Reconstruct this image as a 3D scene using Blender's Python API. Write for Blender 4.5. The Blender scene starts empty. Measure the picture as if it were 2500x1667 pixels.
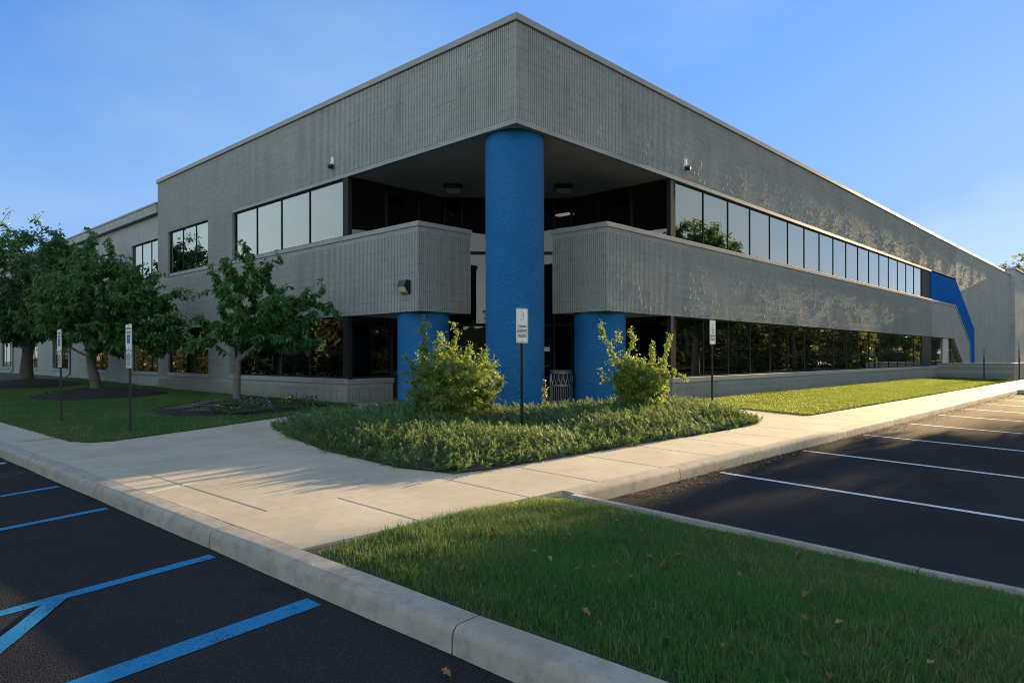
import bpy, math, random
import numpy as np
from mathutils import Vector, Matrix
rnd = random.Random(7)
rng = np.random.default_rng(11)
SC = bpy.context.scene
COL = SC.collection

# ------------------------------------------------------------------ camera
CAM = (-10.19, -9.454, 1.5)
HEAD = 43.26
cd = bpy.data.cameras.new('camera')
cam = bpy.data.objects.new('camera', cd); COL.objects.link(cam)
cd.sensor_width = 36.0
cd.lens = 1693 / 2500 * 36
cd.shift_y = 37.5 / 2500
cd.clip_start = 0.05; cd.clip_end = 3000
cam.matrix_world = (Matrix.Translation(CAM) @ Matrix.Rotation(math.radians(HEAD - 90), 4, 'Z')
                    @ Matrix.Rotation(math.radians(90), 4, 'X') @ Matrix.Rotation(math.radians(-0.135), 4, 'Z'))
SC.camera = cam

# ------------------------------------------------------------------ sky, sun, exposure
SUN_HEAD = -0.35      # from +X, counter-clockwise
SUN_EL = 9.5
W = bpy.data.worlds.new('World'); SC.world = W; W.use_nodes = True
nt = W.node_tree
bg = nt.nodes['Background']
sky = nt.nodes.new('ShaderNodeTexSky'); sky.sky_type = 'NISHITA'; sky.sun_disc = False
sky.sun_elevation = math.radians(SUN_EL)
sky.sun_rotation = math.radians(90 - SUN_HEAD)
sky.altitude = 0; sky.air_density = 1.0; sky.dust_density = 0.2; sky.ozone_density = 3.0
def vmath(op, a, b):
    n = nt.nodes.new('ShaderNodeVectorMath'); n.operation = op
    for i, v in ((0, a), (1, b)):
        if isinstance(v, tuple): n.inputs[i].default_value = v
        else: nt.links.new(v, n.inputs[i])
    return n
# soften the glare round the sun: c / (1 + k c)
den = vmath('ADD', vmath('MULTIPLY', sky.outputs[0], (.5, .5, .5)).outputs[0], (1, 1, 1))
soft = vmath('DIVIDE', sky.outputs[0], den.outputs[0])
clear = vmath('MULTIPLY', soft.outputs[0], (.36, .575, 1.05))          # clear deep blue part of the sky (north-east)
hs = nt.nodes.new('ShaderNodeHueSaturation'); hs.inputs['Saturation'].default_value = .58; hs.inputs['Value'].default_value = 1.08
nt.links.new(soft.outputs[0], hs.inputs['Color'])                     # thin veil of high cloud over the rest
tcw = nt.nodes.new('ShaderNodeTexCoord')
nrm = vmath('NORMALIZE', tcw.outputs['Generated'], (0, 0, 0))
dot = vmath('DOT_PRODUCT', nrm.outputs[0], (.703, .661, .26))
nz = nt.nodes.new('ShaderNodeTexNoise'); nz.inputs['Scale'].default_value = 1.5; nz.inputs['Detail'].default_value = 5; nz.inputs['Roughness'].default_value = .55
mpw = nt.nodes.new('ShaderNodeMapping'); mpw.inputs['Scale'].default_value = (1, 1, 2.6); nt.links.new(tcw.outputs['Generated'], mpw.inputs[0]); nt.links.new(mpw.outputs[0], nz.inputs['Vector'])
mr = nt.nodes.new('ShaderNodeMapRange'); mr.interpolation_type = 'SMOOTHSTEP'; mr.inputs['From Min'].default_value = .30; mr.inputs['From Max'].default_value = .62
nt.links.new(dot.outputs['Value'], mr.inputs['Value'])
mxw = nt.nodes.new('ShaderNodeMix'); mxw.data_type = 'RGBA'
west = nt.nodes.new('ShaderNodeMapRange'); west.inputs['From Min'].default_value = -1; west.inputs['From Max'].default_value = .6; west.inputs['To Min'].default_value = 1.9; west.inputs['To Max'].default_value = .80
wdot = vmath('DOT_PRODUCT', nrm.outputs[0], (.98, .17, 0)); nt.links.new(wdot.outputs['Value'], west.inputs['Value'])
veil = nt.nodes.new('ShaderNodeVectorMath'); veil.operation = 'SCALE'; nt.links.new(hs.outputs[0], veil.inputs[0]); nt.links.new(west.outputs[0], veil.inputs['Scale'])   # extra brightness added towards the west to lift the left walls
nt.links.new(mr.outputs[0], mxw.inputs[0]); nt.links.new(veil.outputs[0], mxw.inputs[6]); nt.links.new(clear.outputs[0], mxw.inputs[7])
# faint streaks of haze in the blue part
hz = nt.nodes.new('ShaderNodeMapRange'); hz.inputs['From Min'].default_value = .42; hz.inputs['From Max'].default_value = .72; hz.inputs['To Max'].default_value = .45
nt.links.new(nz.outputs['Fac'], hz.inputs['Value'])
mxh = nt.nodes.new('ShaderNodeMix'); mxh.data_type = 'RGBA'; nt.links.new(hz.outputs[0], mxh.inputs[0]); nt.links.new(mxw.outputs[2], mxh.inputs[6]); nt.links.new(soft.outputs[0], mxh.inputs[7])
nt.links.new(mxh.outputs[2], bg.inputs[0])
bg.inputs[1].default_value = 0.15
S = Vector((math.cos(math.radians(SUN_EL)) * math.cos(math.radians(SUN_HEAD)),
            math.cos(math.radians(SUN_EL)) * math.sin(math.radians(SUN_HEAD)), math.sin(math.radians(SUN_EL))))
sl = bpy.data.lights.new('sun', 'SUN'); sl.energy = 4.6; sl.angle = math.radians(0.6); sl.color = (1.0, 0.71, 0.37)
so = bpy.data.objects.new('sun', sl); COL.objects.link(so); so.rotation_euler = (-S).to_track_quat('-Z', 'Y').to_euler()
SC.view_settings.view_transform = 'Standard'; SC.view_settings.look = 'None'
SC.view_settings.exposure = 2.25; SC.view_settings.gamma = 1.0
SC.cycles.max_bounces = 8; SC.cycles.transparent_max_bounces = 16
SC.cycles.use_denoising = True
SC.cycles.filter_width = 1.05
SC.cycles.sample_clamp_indirect = 4.0

# ------------------------------------------------------------------ materials
def rgb(c): return (c[0], c[1], c[2], 1.0)
class M:
    def __init__(s, name):
        s.m = bpy.data.materials.new(name); s.m.use_nodes = True
        s.t = s.m.node_tree; s.n = s.t.nodes; s.b = s.n['Principled BSDF']; s.out = s.n['Material Output']
    def node(s, typ, **kw):
        n = s.n.new(typ)
        for k, v in kw.items():
            if k in n.inputs: n.inputs[k].default_value = v
            else: setattr(n, k, v)
        return n
    def link(s, a, b): s.t.links.new(a, b)
    def coord(s, kind='Object', scale=(1, 1, 1)):
        tc = s.node('ShaderNodeTexCoord'); mp = s.node('ShaderNodeMapping'); mp.inputs['Scale'].default_value = scale
        s.link(tc.outputs[kind], mp.inputs[0]); return mp.outputs[0]
    def noise(s, vec, scale, detail=4, rough=.55):
        n = s.node('ShaderNodeTexNoise'); n.inputs['Scale'].default_value = scale; n.inputs['Detail'].default_value = detail
        n.inputs['Roughness'].default_value = rough; s.link(vec, n.inputs['Vector']); return n.outputs['Fac']
    def ramp(s, fac, stops):
        r = s.node('ShaderNodeValToRGB'); e = r.color_ramp.elements
        while len(e) < len(stops): e.new(.5)
        for i, (p, c) in enumerate(stops):
            e[i].position = p; e[i].color = rgb(c) if len(c) == 3 else c
        s.link(fac, r.inputs[0]); return r.outputs[0]
    def mix(s, a, b, fac, mode='MIX'):
        n = s.node('ShaderNodeMix', data_type='RGBA', blend_type=mode)
        for sock, v in ((n.inputs[6], a), (n.inputs[7], b), (n.inputs[0], fac)):
            if isinstance(v, bpy.types.NodeSocket): s.link(v, sock)
            elif isinstance(v, tuple): sock.default_value = rgb(v)
            else: sock.default_value = v
        return n.outputs[2]
    def math(s, op, a, b=0.0, clamp=False):
        n = s.node('ShaderNodeMath', operation=op); n.use_clamp = clamp
        for sock, v in ((n.inputs[0], a), (n.inputs[1], b)):
            if isinstance(v, bpy.types.NodeSocket): s.link(v, sock)
            else: sock.default_value = v
        return n.outputs[0]
    def bump(s, h, strength=.5, dist=.01):
        n = s.node('ShaderNodeBump'); n.inputs['Strength'].default_value = strength; n.inputs['Distance'].default_value = dist
        s.link(h, n.inputs['Height']); s.link(n.outputs[0], s.b.inputs['Normal']); return n
    def base(s, c, rough=.6, metal=0., spec=.5):
        if isinstance(c, tuple): s.b.inputs['Base Color'].default_value = rgb(c)
        else: s.link(c, s.b.inputs['Base Color'])
        if isinstance(rough, float): s.b.inputs['Roughness'].default_value = rough
        else: s.link(rough, s.b.inputs['Roughness'])
        s.b.inputs['Metallic'].default_value = metal
        s.b.inputs['Specular IOR Level'].default_value = spec
        return s

MAT = {}
def plain(name, c, rough=.5, metal=0., spec=.5, var=.12, vs=6., bump=0., bs=60.):
    m = M(name); v = m.coord()
    n = m.noise(v, vs, 5)
    lo = tuple(x * (1 - var) for x in c); hi = tuple(min(1, x * (1 + var)) for x in c)
    m.base(m.ramp(n, [(.3, lo), (.7, hi)]), rough, metal, spec)
    if bump: m.bump(m.noise(v, bs, 4), bump, .004)
    MAT[name] = m.m; return m.m

def block_mat(name, side, col, ribs_bump=True, glint=1.0, sp=.01, rough=.7):
    # painted split-face concrete block: courses of 0.2 m, broken ribs
    m = M(name)
    tc = m.node('ShaderNodeTexCoord'); sep = m.node('ShaderNodeSeparateXYZ'); m.link(tc.outputs['Object'], sep.inputs[0])
    u = sep.outputs['X'] if side == 'R' else sep.outputs['Y']; z = sep.outputs['Z']
    cmb = m.node('ShaderNodeCombineXYZ'); m.link(u, cmb.inputs[0]); m.link(z, cmb.inputs[1]); v = cmb.outputs[0]
    brick = m.node('ShaderNodeTexBrick'); m.link(v, brick.inputs['Vector'])
    brick.inputs['Scale'].default_value = 1.0; brick.inputs['Brick Width'].default_value = .4064; brick.inputs['Row Height'].default_value = .2032
    brick.inputs['Mortar Size'].default_value = .006; brick.inputs['Mortar Smooth'].default_value = .3
    course = m.node('ShaderNodeTexBrick'); m.link(v, course.inputs['Vector'])
    course.inputs['Scale'].default_value = 1.0; course.inputs['Brick Width'].default_value = 500.; course.inputs['Row Height'].default_value = .2032
    course.inputs['Mortar Size'].default_value = .010; course.inputs['Mortar Smooth'].default_value = .3
    brick.inputs['Color1'].default_value = (0, 0, 0, 1); brick.inputs['Color2'].default_value = (1, 1, 1, 1)
    # stretched noises (broken edges of the split ribs)
    mp = m.node('ShaderNodeMapping'); mp.inputs['Scale'].default_value = (1, .20, 1); m.link(v, mp.inputs[0])
    nrib = m.noise(mp.outputs[0], 21, 3, .55)
    nfine = m.noise(v, 70, 4, .6)
    nbig = m.noise(v, .55, 4, .6)
    patch = m.noise(v, 1.7, 3, .6)
    chips = m.ramp(nrib, [(.53, (0, 0, 0)), (.60, (1, 1, 1))])
    chips = m.math('MULTIPLY', chips, m.ramp(patch, [(.40, (.12, .12, .12)), (.62, (1, 1, 1))]))
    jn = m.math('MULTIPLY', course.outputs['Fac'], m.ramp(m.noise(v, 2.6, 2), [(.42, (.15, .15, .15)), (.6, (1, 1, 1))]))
    h = m.math('MULTIPLY', jn, -.5)
    h = m.math('ADD', h, m.math('MULTIPLY', chips, .9 * glint))
    h = m.math('ADD', h, m.math('MULTIPLY', nfine, .015))
    perb = m.math('MULTIPLY', brick.outputs['Color'], 1.0)
    c = m.ramp(nbig, [(.25, tuple(x * .86 for x in col)), (.75, tuple(x * 1.08 for x in col))])
    c = m.mix(c, tuple(x * .9 for x in col), m.math('MULTIPLY', perb, .35))
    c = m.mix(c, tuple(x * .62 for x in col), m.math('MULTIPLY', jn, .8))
    c = m.mix(c, tuple(x * .70 for x in col), m.math('MULTIPLY', chips, .55))
    stain = m.noise(mp.outputs[0], 2.2, 5, .65)
    c = m.mix(c, (.10, .095, .085), m.ramp(stain, [(.56, (0, 0, 0)), (.78, (.32, .32, .32))]))
    # soil splash at the foot of the wall
    low = m.node('ShaderNodeMapRange'); low.inputs['From Min'].default_value = .62; low.inputs['From Max'].default_value = .26
    m.link(z, low.inputs['Value'])
    c = m.mix(c, (.16, .12, .085), m.math('MULTIPLY', m.math('MULTIPLY', low.outputs[0], nfine), .75, True))
    m.base(c, rough, 0., sp)
    m.bump(h, .7, .008)
    MAT[name] = m.m; return m.m
WALLC = (.305, .312, .295)
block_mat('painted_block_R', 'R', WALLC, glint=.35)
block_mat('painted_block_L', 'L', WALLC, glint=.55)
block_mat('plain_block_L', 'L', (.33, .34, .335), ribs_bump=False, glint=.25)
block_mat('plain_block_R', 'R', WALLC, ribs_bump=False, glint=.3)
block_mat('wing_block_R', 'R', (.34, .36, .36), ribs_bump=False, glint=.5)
pass

def stucco_blue():
    m = M('blue_stucco'); v = m.coord()
    mp = m.node('ShaderNodeMapping'); mp.inputs['Scale'].default_value = (1, 1, 1.7); m.link(v, mp.inputs[0])
    vo = m.node('ShaderNodeTexVoronoi', feature='F1'); vo.inputs['Scale'].default_value = 26; m.link(mp.outputs[0], vo.inputs['Vector'])
    n1 = m.noise(mp.outputs[0], 17, 5, .66); n2 = m.noise(v, 1.3, 3)
    c = m.ramp(n2, [(.3, (.008, .122, .325)), (.7, (.012, .150, .375))])
    pit = m.ramp(n1, [(.36, (1, 1, 1)), (.43, (0, 0, 0))])
    c = m.mix(c, (.004, .055, .14), m.math('MULTIPLY', pit, .7))
    c = m.mix(c, (.05, .17, .33), m.ramp(m.noise(v, .7, 4, .6), [(.5, (0, 0, 0)), (.8, (.35, .35, .35))]))
    m.base(c, .6, 0., .2)
    h = m.math('ADD', m.ramp(n1, [(.38, (0, 0, 0)), (.60, (1, 1, 1))]), m.math('MULTIPLY', vo.outputs['Distance'], .4))
    m.bump(h, .9, .012)
    MAT['blue_stucco'] = m.m
stucco_blue()
plain('blue_block', (.013, .10, .36), .95, spec=.0, var=.14, vs=5)
plain('trim_paint', (.27, .285, .285), .65, spec=.15, vs=3, bump=.15)
plain('cap_metal', (.20, .21, .205), .42, .0, vs=1.5, var=.1)
plain('soffit_paint', (.30, .30, .29), .7, vs=1.2, var=.08, bump=.2, bs=90)
plain('bronze_frame', (.016, .0155, .015), .6, .0, spec=.2, var=.1)
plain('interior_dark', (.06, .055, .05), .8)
plain('door_paint', (.36, .37, .36), .45)
plain('black_metal', (.012, .012, .013), .38)
plain('white_plastic', (.75, .75, .74), .4, var=.03)
plain('galvanised', (.33, .34, .35), .35, .85, var=.1, vs=20)
plain('green_post', (.012, .035, .022), .4, .2, vs=9)
plain('brown_post', (.045, .042, .040), .5, .2, vs=9)
plain('sign_white', (.74, .76, .74), .35, var=.03)
plain('sign_black', (.02, .02, .022), .45, var=0.05)
plain('sign_green', (.02, .20, .11), .45, var=0.05)
plain('sign_blue', (.012, .075, .35), .4, var=0.05)
plain('lamp_lens', (.42, .36, .20), .3, var=.1)
plain('lens_grey', (.22, .21, .17), .3, var=.1)
plain('bark', (.11, .095, .075), .85, var=.4, vs=14, bump=.8, bs=26)
plain('bark_grey', (.13, .12, .095), .85, var=.35, vs=16, bump=.7, bs=30)
plain('twig_wood', (.13, .085, .06), .8, var=.3)
plain('mulch', (.010, .0075, .0065), .95, var=.6, vs=38, bump=1.0, bs=44)
plain('soil', (.055, .042, .028), .95, var=.5, vs=20, bump=1.0, bs=40)
plain('verge', (.075, .14, .022), .95, spec=.1, var=.3, vs=3, bump=.8, bs=30)
plain('red_plastic', (.5, .03, .02), .4)

def glass(name, tint, refl_tint, trans):
    m = M(name); m.n.remove(m.b)
    tr = m.node('ShaderNodeBsdfTransparent'); tr.inputs[0].default_value = rgb(tuple(trans * x for x in tint))
    gl = m.node('ShaderNodeBsdfGlossy'); gl.inputs['Roughness'].default_value = .015; gl.inputs['Color'].default_value = rgb(refl_tint)
    lw = m.node('ShaderNodeLayerWeight'); lw.inputs['Blend'].default_value = .5
    v = m.coord(); nz = m.noise(v, .9, 2)
    bp = m.node('ShaderNodeBump'); bp.inputs['Strength'].default_value = .13; bp.inputs['Distance'].default_value = .02
    m.link(nz, bp.inputs['Height']); m.link(bp.outputs[0], gl.inputs['Normal'])
    mx = m.node('ShaderNodeMixShader')
    fac = m.math('ADD', m.math('MULTIPLY', m.math('POWER', lw.outputs['Facing'], 1.9), .9), .07, True); m.link(fac, mx.inputs[0])
    m.link(tr.outputs[0], mx.inputs[1]); m.link(gl.outputs[0], mx.inputs[2]); m.link(mx.outputs[0], m.out.inputs[0])
    MAT[name] = m.m
glass('tinted_glass', (.9, .95, .9), (.86, .92, .88), .16)

def emit(name, c, s):
    m = M(name); m.base((.8, .8, .8)); m.b.inputs['Emission Color'].default_value = rgb(c); m.b.inputs['Emission Strength'].default_value = s
    MAT[name] = m.m
emit('fluorescent', (1, .86, .68), 2.2)

def concrete(name, c, joints=False, dirt=.5):
    m = M(name); v = m.coord()
    n1 = m.noise(v, .8, 5, .6); n2 = m.noise(v, 7, 5, .65); n3 = m.noise(v, 160, 3, .7)
    col = m.ramp(n1, [(.3, tuple(x * .84 for x in c)), (.7, tuple(x * 1.08 for x in c))])
    col = m.mix(col, tuple(x * .62 for x in c), m.ramp(n2, [(.47, (0, 0, 0)), (.70, (dirt, dirt, dirt))]))
    col = m.mix(col, tuple(x * .70 for x in c), m.ramp(n3, [(.55, (0, 0, 0)), (.75, (.55, .55, .55))]))
    n5 = m.noise(v, 26, 5, .7)
    col = m.mix(col, tuple(x * .45 for x in c), m.ramp(n5, [(.60, (0, 0, 0)), (.74, (dirt, dirt, dirt))]))
    st = m.noise(v, 1.9, 3, .5)
    col = m.mix(col, (c[0] * .72, c[1] * .66, c[2] * .58), m.ramp(st, [(.52, (0, 0, 0)), (.7, (.45 * dirt + .2,) * 3)]))
    m.base(col, .85, 0., .3)
    m.bump(m.math('ADD', m.math('ADD', n3, m.math('MULTIPLY', n2, .6)), m.math('MULTIPLY', n5, .9)), .5, .005)
    MAT[name] = m.m
concrete('sidewalk_concrete', (.405, .37, .295), dirt=.3)
concrete('kerb_concrete', (.33, .31, .265), dirt=.9)

def asphalt():
    m = M('asphalt'); v = m.coord()
    n1 = m.noise(v, .5, 5, .6); n3 = m.noise(v, 130, 2, .6); n4 = m.noise(v, 420, 2, .6)
    vo = m.node('ShaderNodeTexVoronoi', feature='F1'); vo.inputs['Scale'].default_value = 95; m.link(v, vo.inputs['Vector'])
    col = m.ramp(n1, [(.3, (.027, .0275, .031)), (.7, (.043, .043, .046))])
    col = m.mix(col, (.075, .07, .062), m.ramp(n3, [(.57, (0, 0, 0)), (.68, (.75, .75, .75))]))
    col = m.mix(col, (.012, .012, .014), m.ramp(vo.outputs['Distance'], [(.30, (0, 0, 0)), (.7, (.6, .6, .6))]))
    cr = m.node('ShaderNodeTexVoronoi', feature='DISTANCE_TO_EDGE'); cr.inputs['Scale'].default_value = .32
    wv = m.node('ShaderNodeVectorMath', operation='ADD'); nw = m.node('ShaderNodeTexNoise'); nw.inputs['Scale'].default_value = 1.6; nw.inputs['Detail'].default_value = 6; m.link(v, nw.inputs['Vector'])
    m.link(v, wv.inputs[0]); m.link(nw.outputs['Color'], wv.inputs[1]); m.link(wv.outputs[0], cr.inputs['Vector'])
    crm = m.ramp(cr.outputs['Distance'], [(.0, (1, 1, 1)), (.006, (0, 0, 0))])
    crm = m.math('MULTIPLY', crm, m.ramp(m.noise(v, .23, 2), [(.5, (0, 0, 0)), (.6, (1, 1, 1))]))
    col = m.mix(col, (.10, .085, .065), m.math('MULTIPLY', crm, .55))
    col = m.mix(col, (.012, .012, .013), m.ramp(m.noise(v, 1.1, 4, .6), [(.60, (0, 0, 0)), (.74, (.55, .55, .55))]))
    m.base(col, .9, 0., .03)
    h = m.math('SUBTRACT', m.math('MULTIPLY', n4, .3), vo.outputs['Distance'])
    m.bump(h, .8, .006)
    MAT['asphalt'] = m.m
asphalt()

def line_mat(name, c):
    m = M(name); v = m.coord(); n = m.noise(v, 60, 5, .7); n2 = m.noise(v, 2.2, 4, .6)
    w = m.ramp(m.math('ADD', m.math('MULTIPLY', n, .75), m.math('MULTIPLY', n2, .35)), [(.57, (0, 0, 0)), (.66, (.85, .85, .85))])
    col = m.ramp(n2, [(.3, tuple(x * .85 for x in c)), (.7, tuple(min(1, x * 1.1) for x in c))])
    m.base(m.mix(col, (.035, .034, .034), w), .7, 0., .25); m.bump(m.noise(v, 150, 3), .6, .004)
    MAT[name] = m.m
line_mat('line_white', (.60, .63, .64)); line_mat('line_blue', (.007, .18, .38))
def leafmat(name, c1, c2, c3=None, trans=.35, rough=.45, spec=.4):
    m = M(name)
    at = m.node('ShaderNodeAttribute', attribute_name='tint')
    stops = [(0.0, c1), (.62, c2)] + ([(1.0, c3)] if c3 else [])
    col = m.ramp(at.outputs['Fac'], stops)
    m.base(col, rough, 0., spec)
    tl = m.node('ShaderNodeBsdfTranslucent'); m.link(m.mix(col, (.9, 1.0, .25), .22, 'MIX'), tl.inputs[0])
    mx = m.node('ShaderNodeMixShader'); mx.inputs[0].default_value = trans
    m.link(m.b.outputs[0], mx.inputs[1]); m.link(tl.outputs[0], mx.inputs[2]); m.link(mx.outputs[0], m.out.inputs[0])
    MAT[name] = m.m
leafmat('cherry_leaves', (.022, .105, .030), (.055, .185, .048), (.19, .18, .03), .30)
leafmat('maple_leaves', (.020, .095, .030), (.048, .165, .046), (.16, .10, .025), .30)
leafmat('shrub_leaves', (.070, .15, .024), (.165, .26, .050), (.28, .22, .09), .38, .45, .4)
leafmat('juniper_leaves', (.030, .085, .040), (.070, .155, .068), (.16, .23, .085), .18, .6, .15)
leafmat('grass_blades', (.020, .088, .024), (.042, .150, .038), (.20, .16, .09), .35, .55, .2)
leafmat('lawn_blades', (.025, .085, .010), (.055, .14, .016), (.11, .15, .03), .40, .5, .3)
leafmat('wood_leaves', (.010, .017, .006), (.020, .020, .007), (.05, .024, .008), .12)
leafmat('autumn_leaves', (.020, .036, .010), (.048, .048, .013), (.10, .045, .012), .25)
leafmat('pansy_leaves', (.02, .08, .02), (.04, .13, .03), None, .25)
leafmat('dry_leaf', (.13, .055, .025), (.22, .11, .05), (.32, .20, .11), .25, .7, .2)
plain('pansy_yellow', (.62, .42, .02), .6, var=.1); plain('pansy_violet', (.10, .10, .34), .6, var=.2)
plain('turf_soil', (.022, .036, .013), .95, var=.5, vs=16, bump=.8, bs=60)

# ------------------------------------------------------------------ object helpers
def tag(o, label=None, cat=None, group=None, kind=None):
    if label: o['label'] = label
    if cat: o['category'] = cat
    if group: o['group'] = group
    if kind: o['kind'] = kind
    return o
def empty(name, loc=(0, 0, 0), rz=0):
    o = bpy.data.objects.new(name, None); COL.objects.link(o); o.location = loc; o.rotation_euler = (0, 0, rz); o.empty_display_size = .2
    return o
def npmesh(name, V, F, tint=None, smooth=False):
    """V (n,3), F list of (m,k) index arrays"""
    me = bpy.data.meshes.new(name)
    V = np.ascontiguousarray(V, dtype=np.float32)
    if not isinstance(F, (list, tuple)): F = [F]
    F = [np.asarray(f, dtype=np.int32) for f in F if len(f)]
    me.vertices.add(len(V)); me.vertices.foreach_set('co', V.ravel())
    nl = sum(f.size for f in F); nf = sum(len(f) for f in F)
    me.loops.add(nl); me.loops.foreach_set('vertex_index', np.concatenate([f.ravel() for f in F]))
    st = []; k = 0
    for f in F:
        st.append(k + np.arange(len(f)) * f.shape[1]); k += f.size
    me.polygons.add(nf); me.polygons.foreach_set('loop_start', np.concatenate(st).astype(np.int32))
    me.polygons.foreach_set('use_smooth', np.full(nf, bool(smooth)))
    me.update(calc_edges=True)
    if tint is not None:
        a = me.attributes.new('tint', 'FLOAT', 'POINT'); a.data.foreach_set('value', np.asarray(tint, dtype=np.float32))
    return me
def link(name, me, mat, parent=None):
    if mat: me.materials.append(MAT[mat] if isinstance(mat, str) else mat)
    o = bpy.data.objects.new(name, me); COL.objects.link(o)
    if parent: o.parent = parent
    return o
class MB:
    def __init__(s): s.v = []; s.f = []
    def add(s, vs, fs):
        k = len(s.v); s.v += [tuple(p) for p in vs]; s.f += [tuple(i + k for i in f) for f in fs]
    def box(s, a, b):
        x0, y0, z0 = a; x1, y1, z1 = b
        x0, x1 = min(x0, x1), max(x0, x1); y0, y1 = min(y0, y1), max(y0, y1); z0, z1 = min(z0, z1), max(z0, z1)
        s.add([(x0, y0, z0), (x1, y0, z0), (x1, y1, z0), (x0, y1, z0), (x0, y0, z1), (x1, y0, z1), (x1, y1, z1), (x0, y1, z1)],
              [(0, 3, 2, 1), (4, 5, 6, 7), (0, 1, 5, 4), (1, 2, 6, 5), (2, 3, 7, 6), (3, 0, 4, 7)])
    def prism(s, poly, off):
        """poly: list of 3D points (planar), extruded by vector off"""
        n = len(poly); p2 = [tuple(Vector(p) + Vector(off)) for p in poly]
        s.add(list(poly) + p2, [tuple(range(n))[::-1], tuple(range(n, 2 * n))] + [(i, (i + 1) % n, n + (i + 1) % n, n + i) for i in range(n)])
    def tube(s, pts, rad, seg=8, cap=True):
        pts = [Vector(p) for p in pts]; n = len(pts)
        if not hasattr(rad, '__len__'): rad = [rad] * n
        k = len(s.v); u = None
        for i, p in enumerate(pts):
            d = (pts[min(i + 1, n - 1)] - pts[max(i - 1, 0)])
            d = d.normalized() if d.length > 1e-6 else Vector((0, 0, 1))
            if u is None:
                u = d.orthogonal().normalized()
            else:
                u = (u - d * u.dot(d)); u = u.normalized() if u.length > 1e-5 else d.orthogonal().normalized()
            w = d.cross(u)
            for j in range(seg):
                a = 2 * math.pi * j / seg
                s.v.append(tuple(p + (u * math.cos(a) + w * math.sin(a)) * rad[i]))
        for i in range(n - 1):
            for j in range(seg):
                a = k + i * seg + j; b = k + i * seg + (j + 1) % seg
                s.f.append((a, b, b + seg, a + seg))
        if cap:
            s.f.append(tuple(k + j for j in range(seg))[::-1]); s.f.append(tuple(k + (n - 1) * seg + j for j in range(seg)))
    def lathe(s, prof, c=(0, 0, 0), seg=32):
        k = len(s.v)
        for r, z in prof:
            for j in range(seg):
                a = 2 * math.pi * j / seg; s.v.append((c[0] + r * math.cos(a), c[1] + r * math.sin(a), c[2] + z))
        for i in range(len(prof) - 1):
            for j in range(seg):
                a = k + i * seg + j; b = k + i * seg + (j + 1) % seg
                s.f.append((a, b, b + seg, a + seg))
        s.f.append(tuple(k + j for j in range(seg))[::-1]); s.f.append(tuple(k + (len(prof) - 1) * seg + j for j in range(seg)))
    def build(s, name, mat, parent=None, smooth=False, bevel=0.):
        me = bpy.data.meshes.new(name); me.from_pydata(s.v, [], s.f); me.update()
        if smooth:
            me.polygons.foreach_set('use_smooth', [True] * len(me.polygons))
        o = link(name, me, mat, parent)
        if smooth and hasattr(me, 'set_sharp_from_angle'): me.set_sharp_from_angle(angle=math.radians(40))
        if bevel:
            b = o.modifiers.new('bevel', 'BEVEL'); b.width = bevel; b.segments = 2; b.limit_method = 'ANGLE'
        return o
def copy_tree(o, parent=None):
    c = o.copy(); COL.objects.link(c); c.parent = parent
    for ch in list(o.children): copy_tree(ch, c)
    return c
def text_mesh(body, size, align='CENTER', xs=1.0):
    cu = bpy.data.curves.new('lettering', 'FONT'); cu.body = body; cu.size = size; cu.align_x = align; cu.align_y = 'CENTER'; cu.extrude = .0006
    cu.offset = size * .012
    cu.resolution_u = 3
    o = bpy.data.objects.new('lettering', cu); COL.objects.link(o)
    me = bpy.data.meshes.new_from_object(o.evaluated_get(bpy.context.evaluated_depsgraph_get()))
    bpy.data.objects.remove(o); bpy.data.curves.remove(cu)
    if xs != 1.0:
        me.transform(Matrix.Diagonal((xs, 1, 1, 1)))
    return me

def sstep(t): t = np.clip(t, 0, 1); return t * t * (3 - 2 * t)
def vnoise(x, y, seed=0):
    """smooth value noise (numpy)"""
    x = np.asarray(x, float); y = np.asarray(y, float)
    xi = np.floor(x).astype(np.int64); yi = np.floor(y).astype(np.int64); fx = sstep(x - xi); fy = sstep(y - yi)
    def hsh(a, b):
        n = (a * 374761393 + b * 668265263 + seed * 974711) & 0x7fffffff
        n = ((n ^ (n >> 13)) * 1274126177) & 0x7fffffff
        return ((n ^ (n >> 16)) & 0xffff) / 65535.0
    return (hsh(xi, yi) * (1 - fx) + hsh(xi + 1, yi) * fx) * (1 - fy) + (hsh(xi, yi + 1) * (1 - fx) + hsh(xi + 1, yi + 1) * fx) * fy
def fbm(x, y, seed=0, o=4):
    r = 0; a = .5
    for i in range(o):
        r = r + a * vnoise(np.asarray(x) * 2 ** i, np.asarray(y) * 2 ** i, seed + i); a *= .5
    return r

# ------------------------------------------------------------------ ground heights
def g_lot_left(x): return -np.minimum(.06 * np.maximum(0, -7.85 - x), .22)
def g_lot_right(y): return -np.minimum(.035 * np.maximum(0, -5.15 - y), .30)
def g_walk(x, y):
    d = np.minimum((y + 5.0) / 5.0, (x + 7.65) / 6.0)
    return .15 + .13 * np.clip(d, 0, 1) + .25 * sstep((y - 12) / 26)
def g_island(x, y):
    t = np.clip((x + 7.65) / 2.9, 0, 1)
    zr = .15 + g_lot_right(y)
    return .13 * (1 - t) + (zr - .055) * t + .07 * np.sin(np.pi * t) * np.clip((-5.0 - y) / .8, 0, 1)

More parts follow.
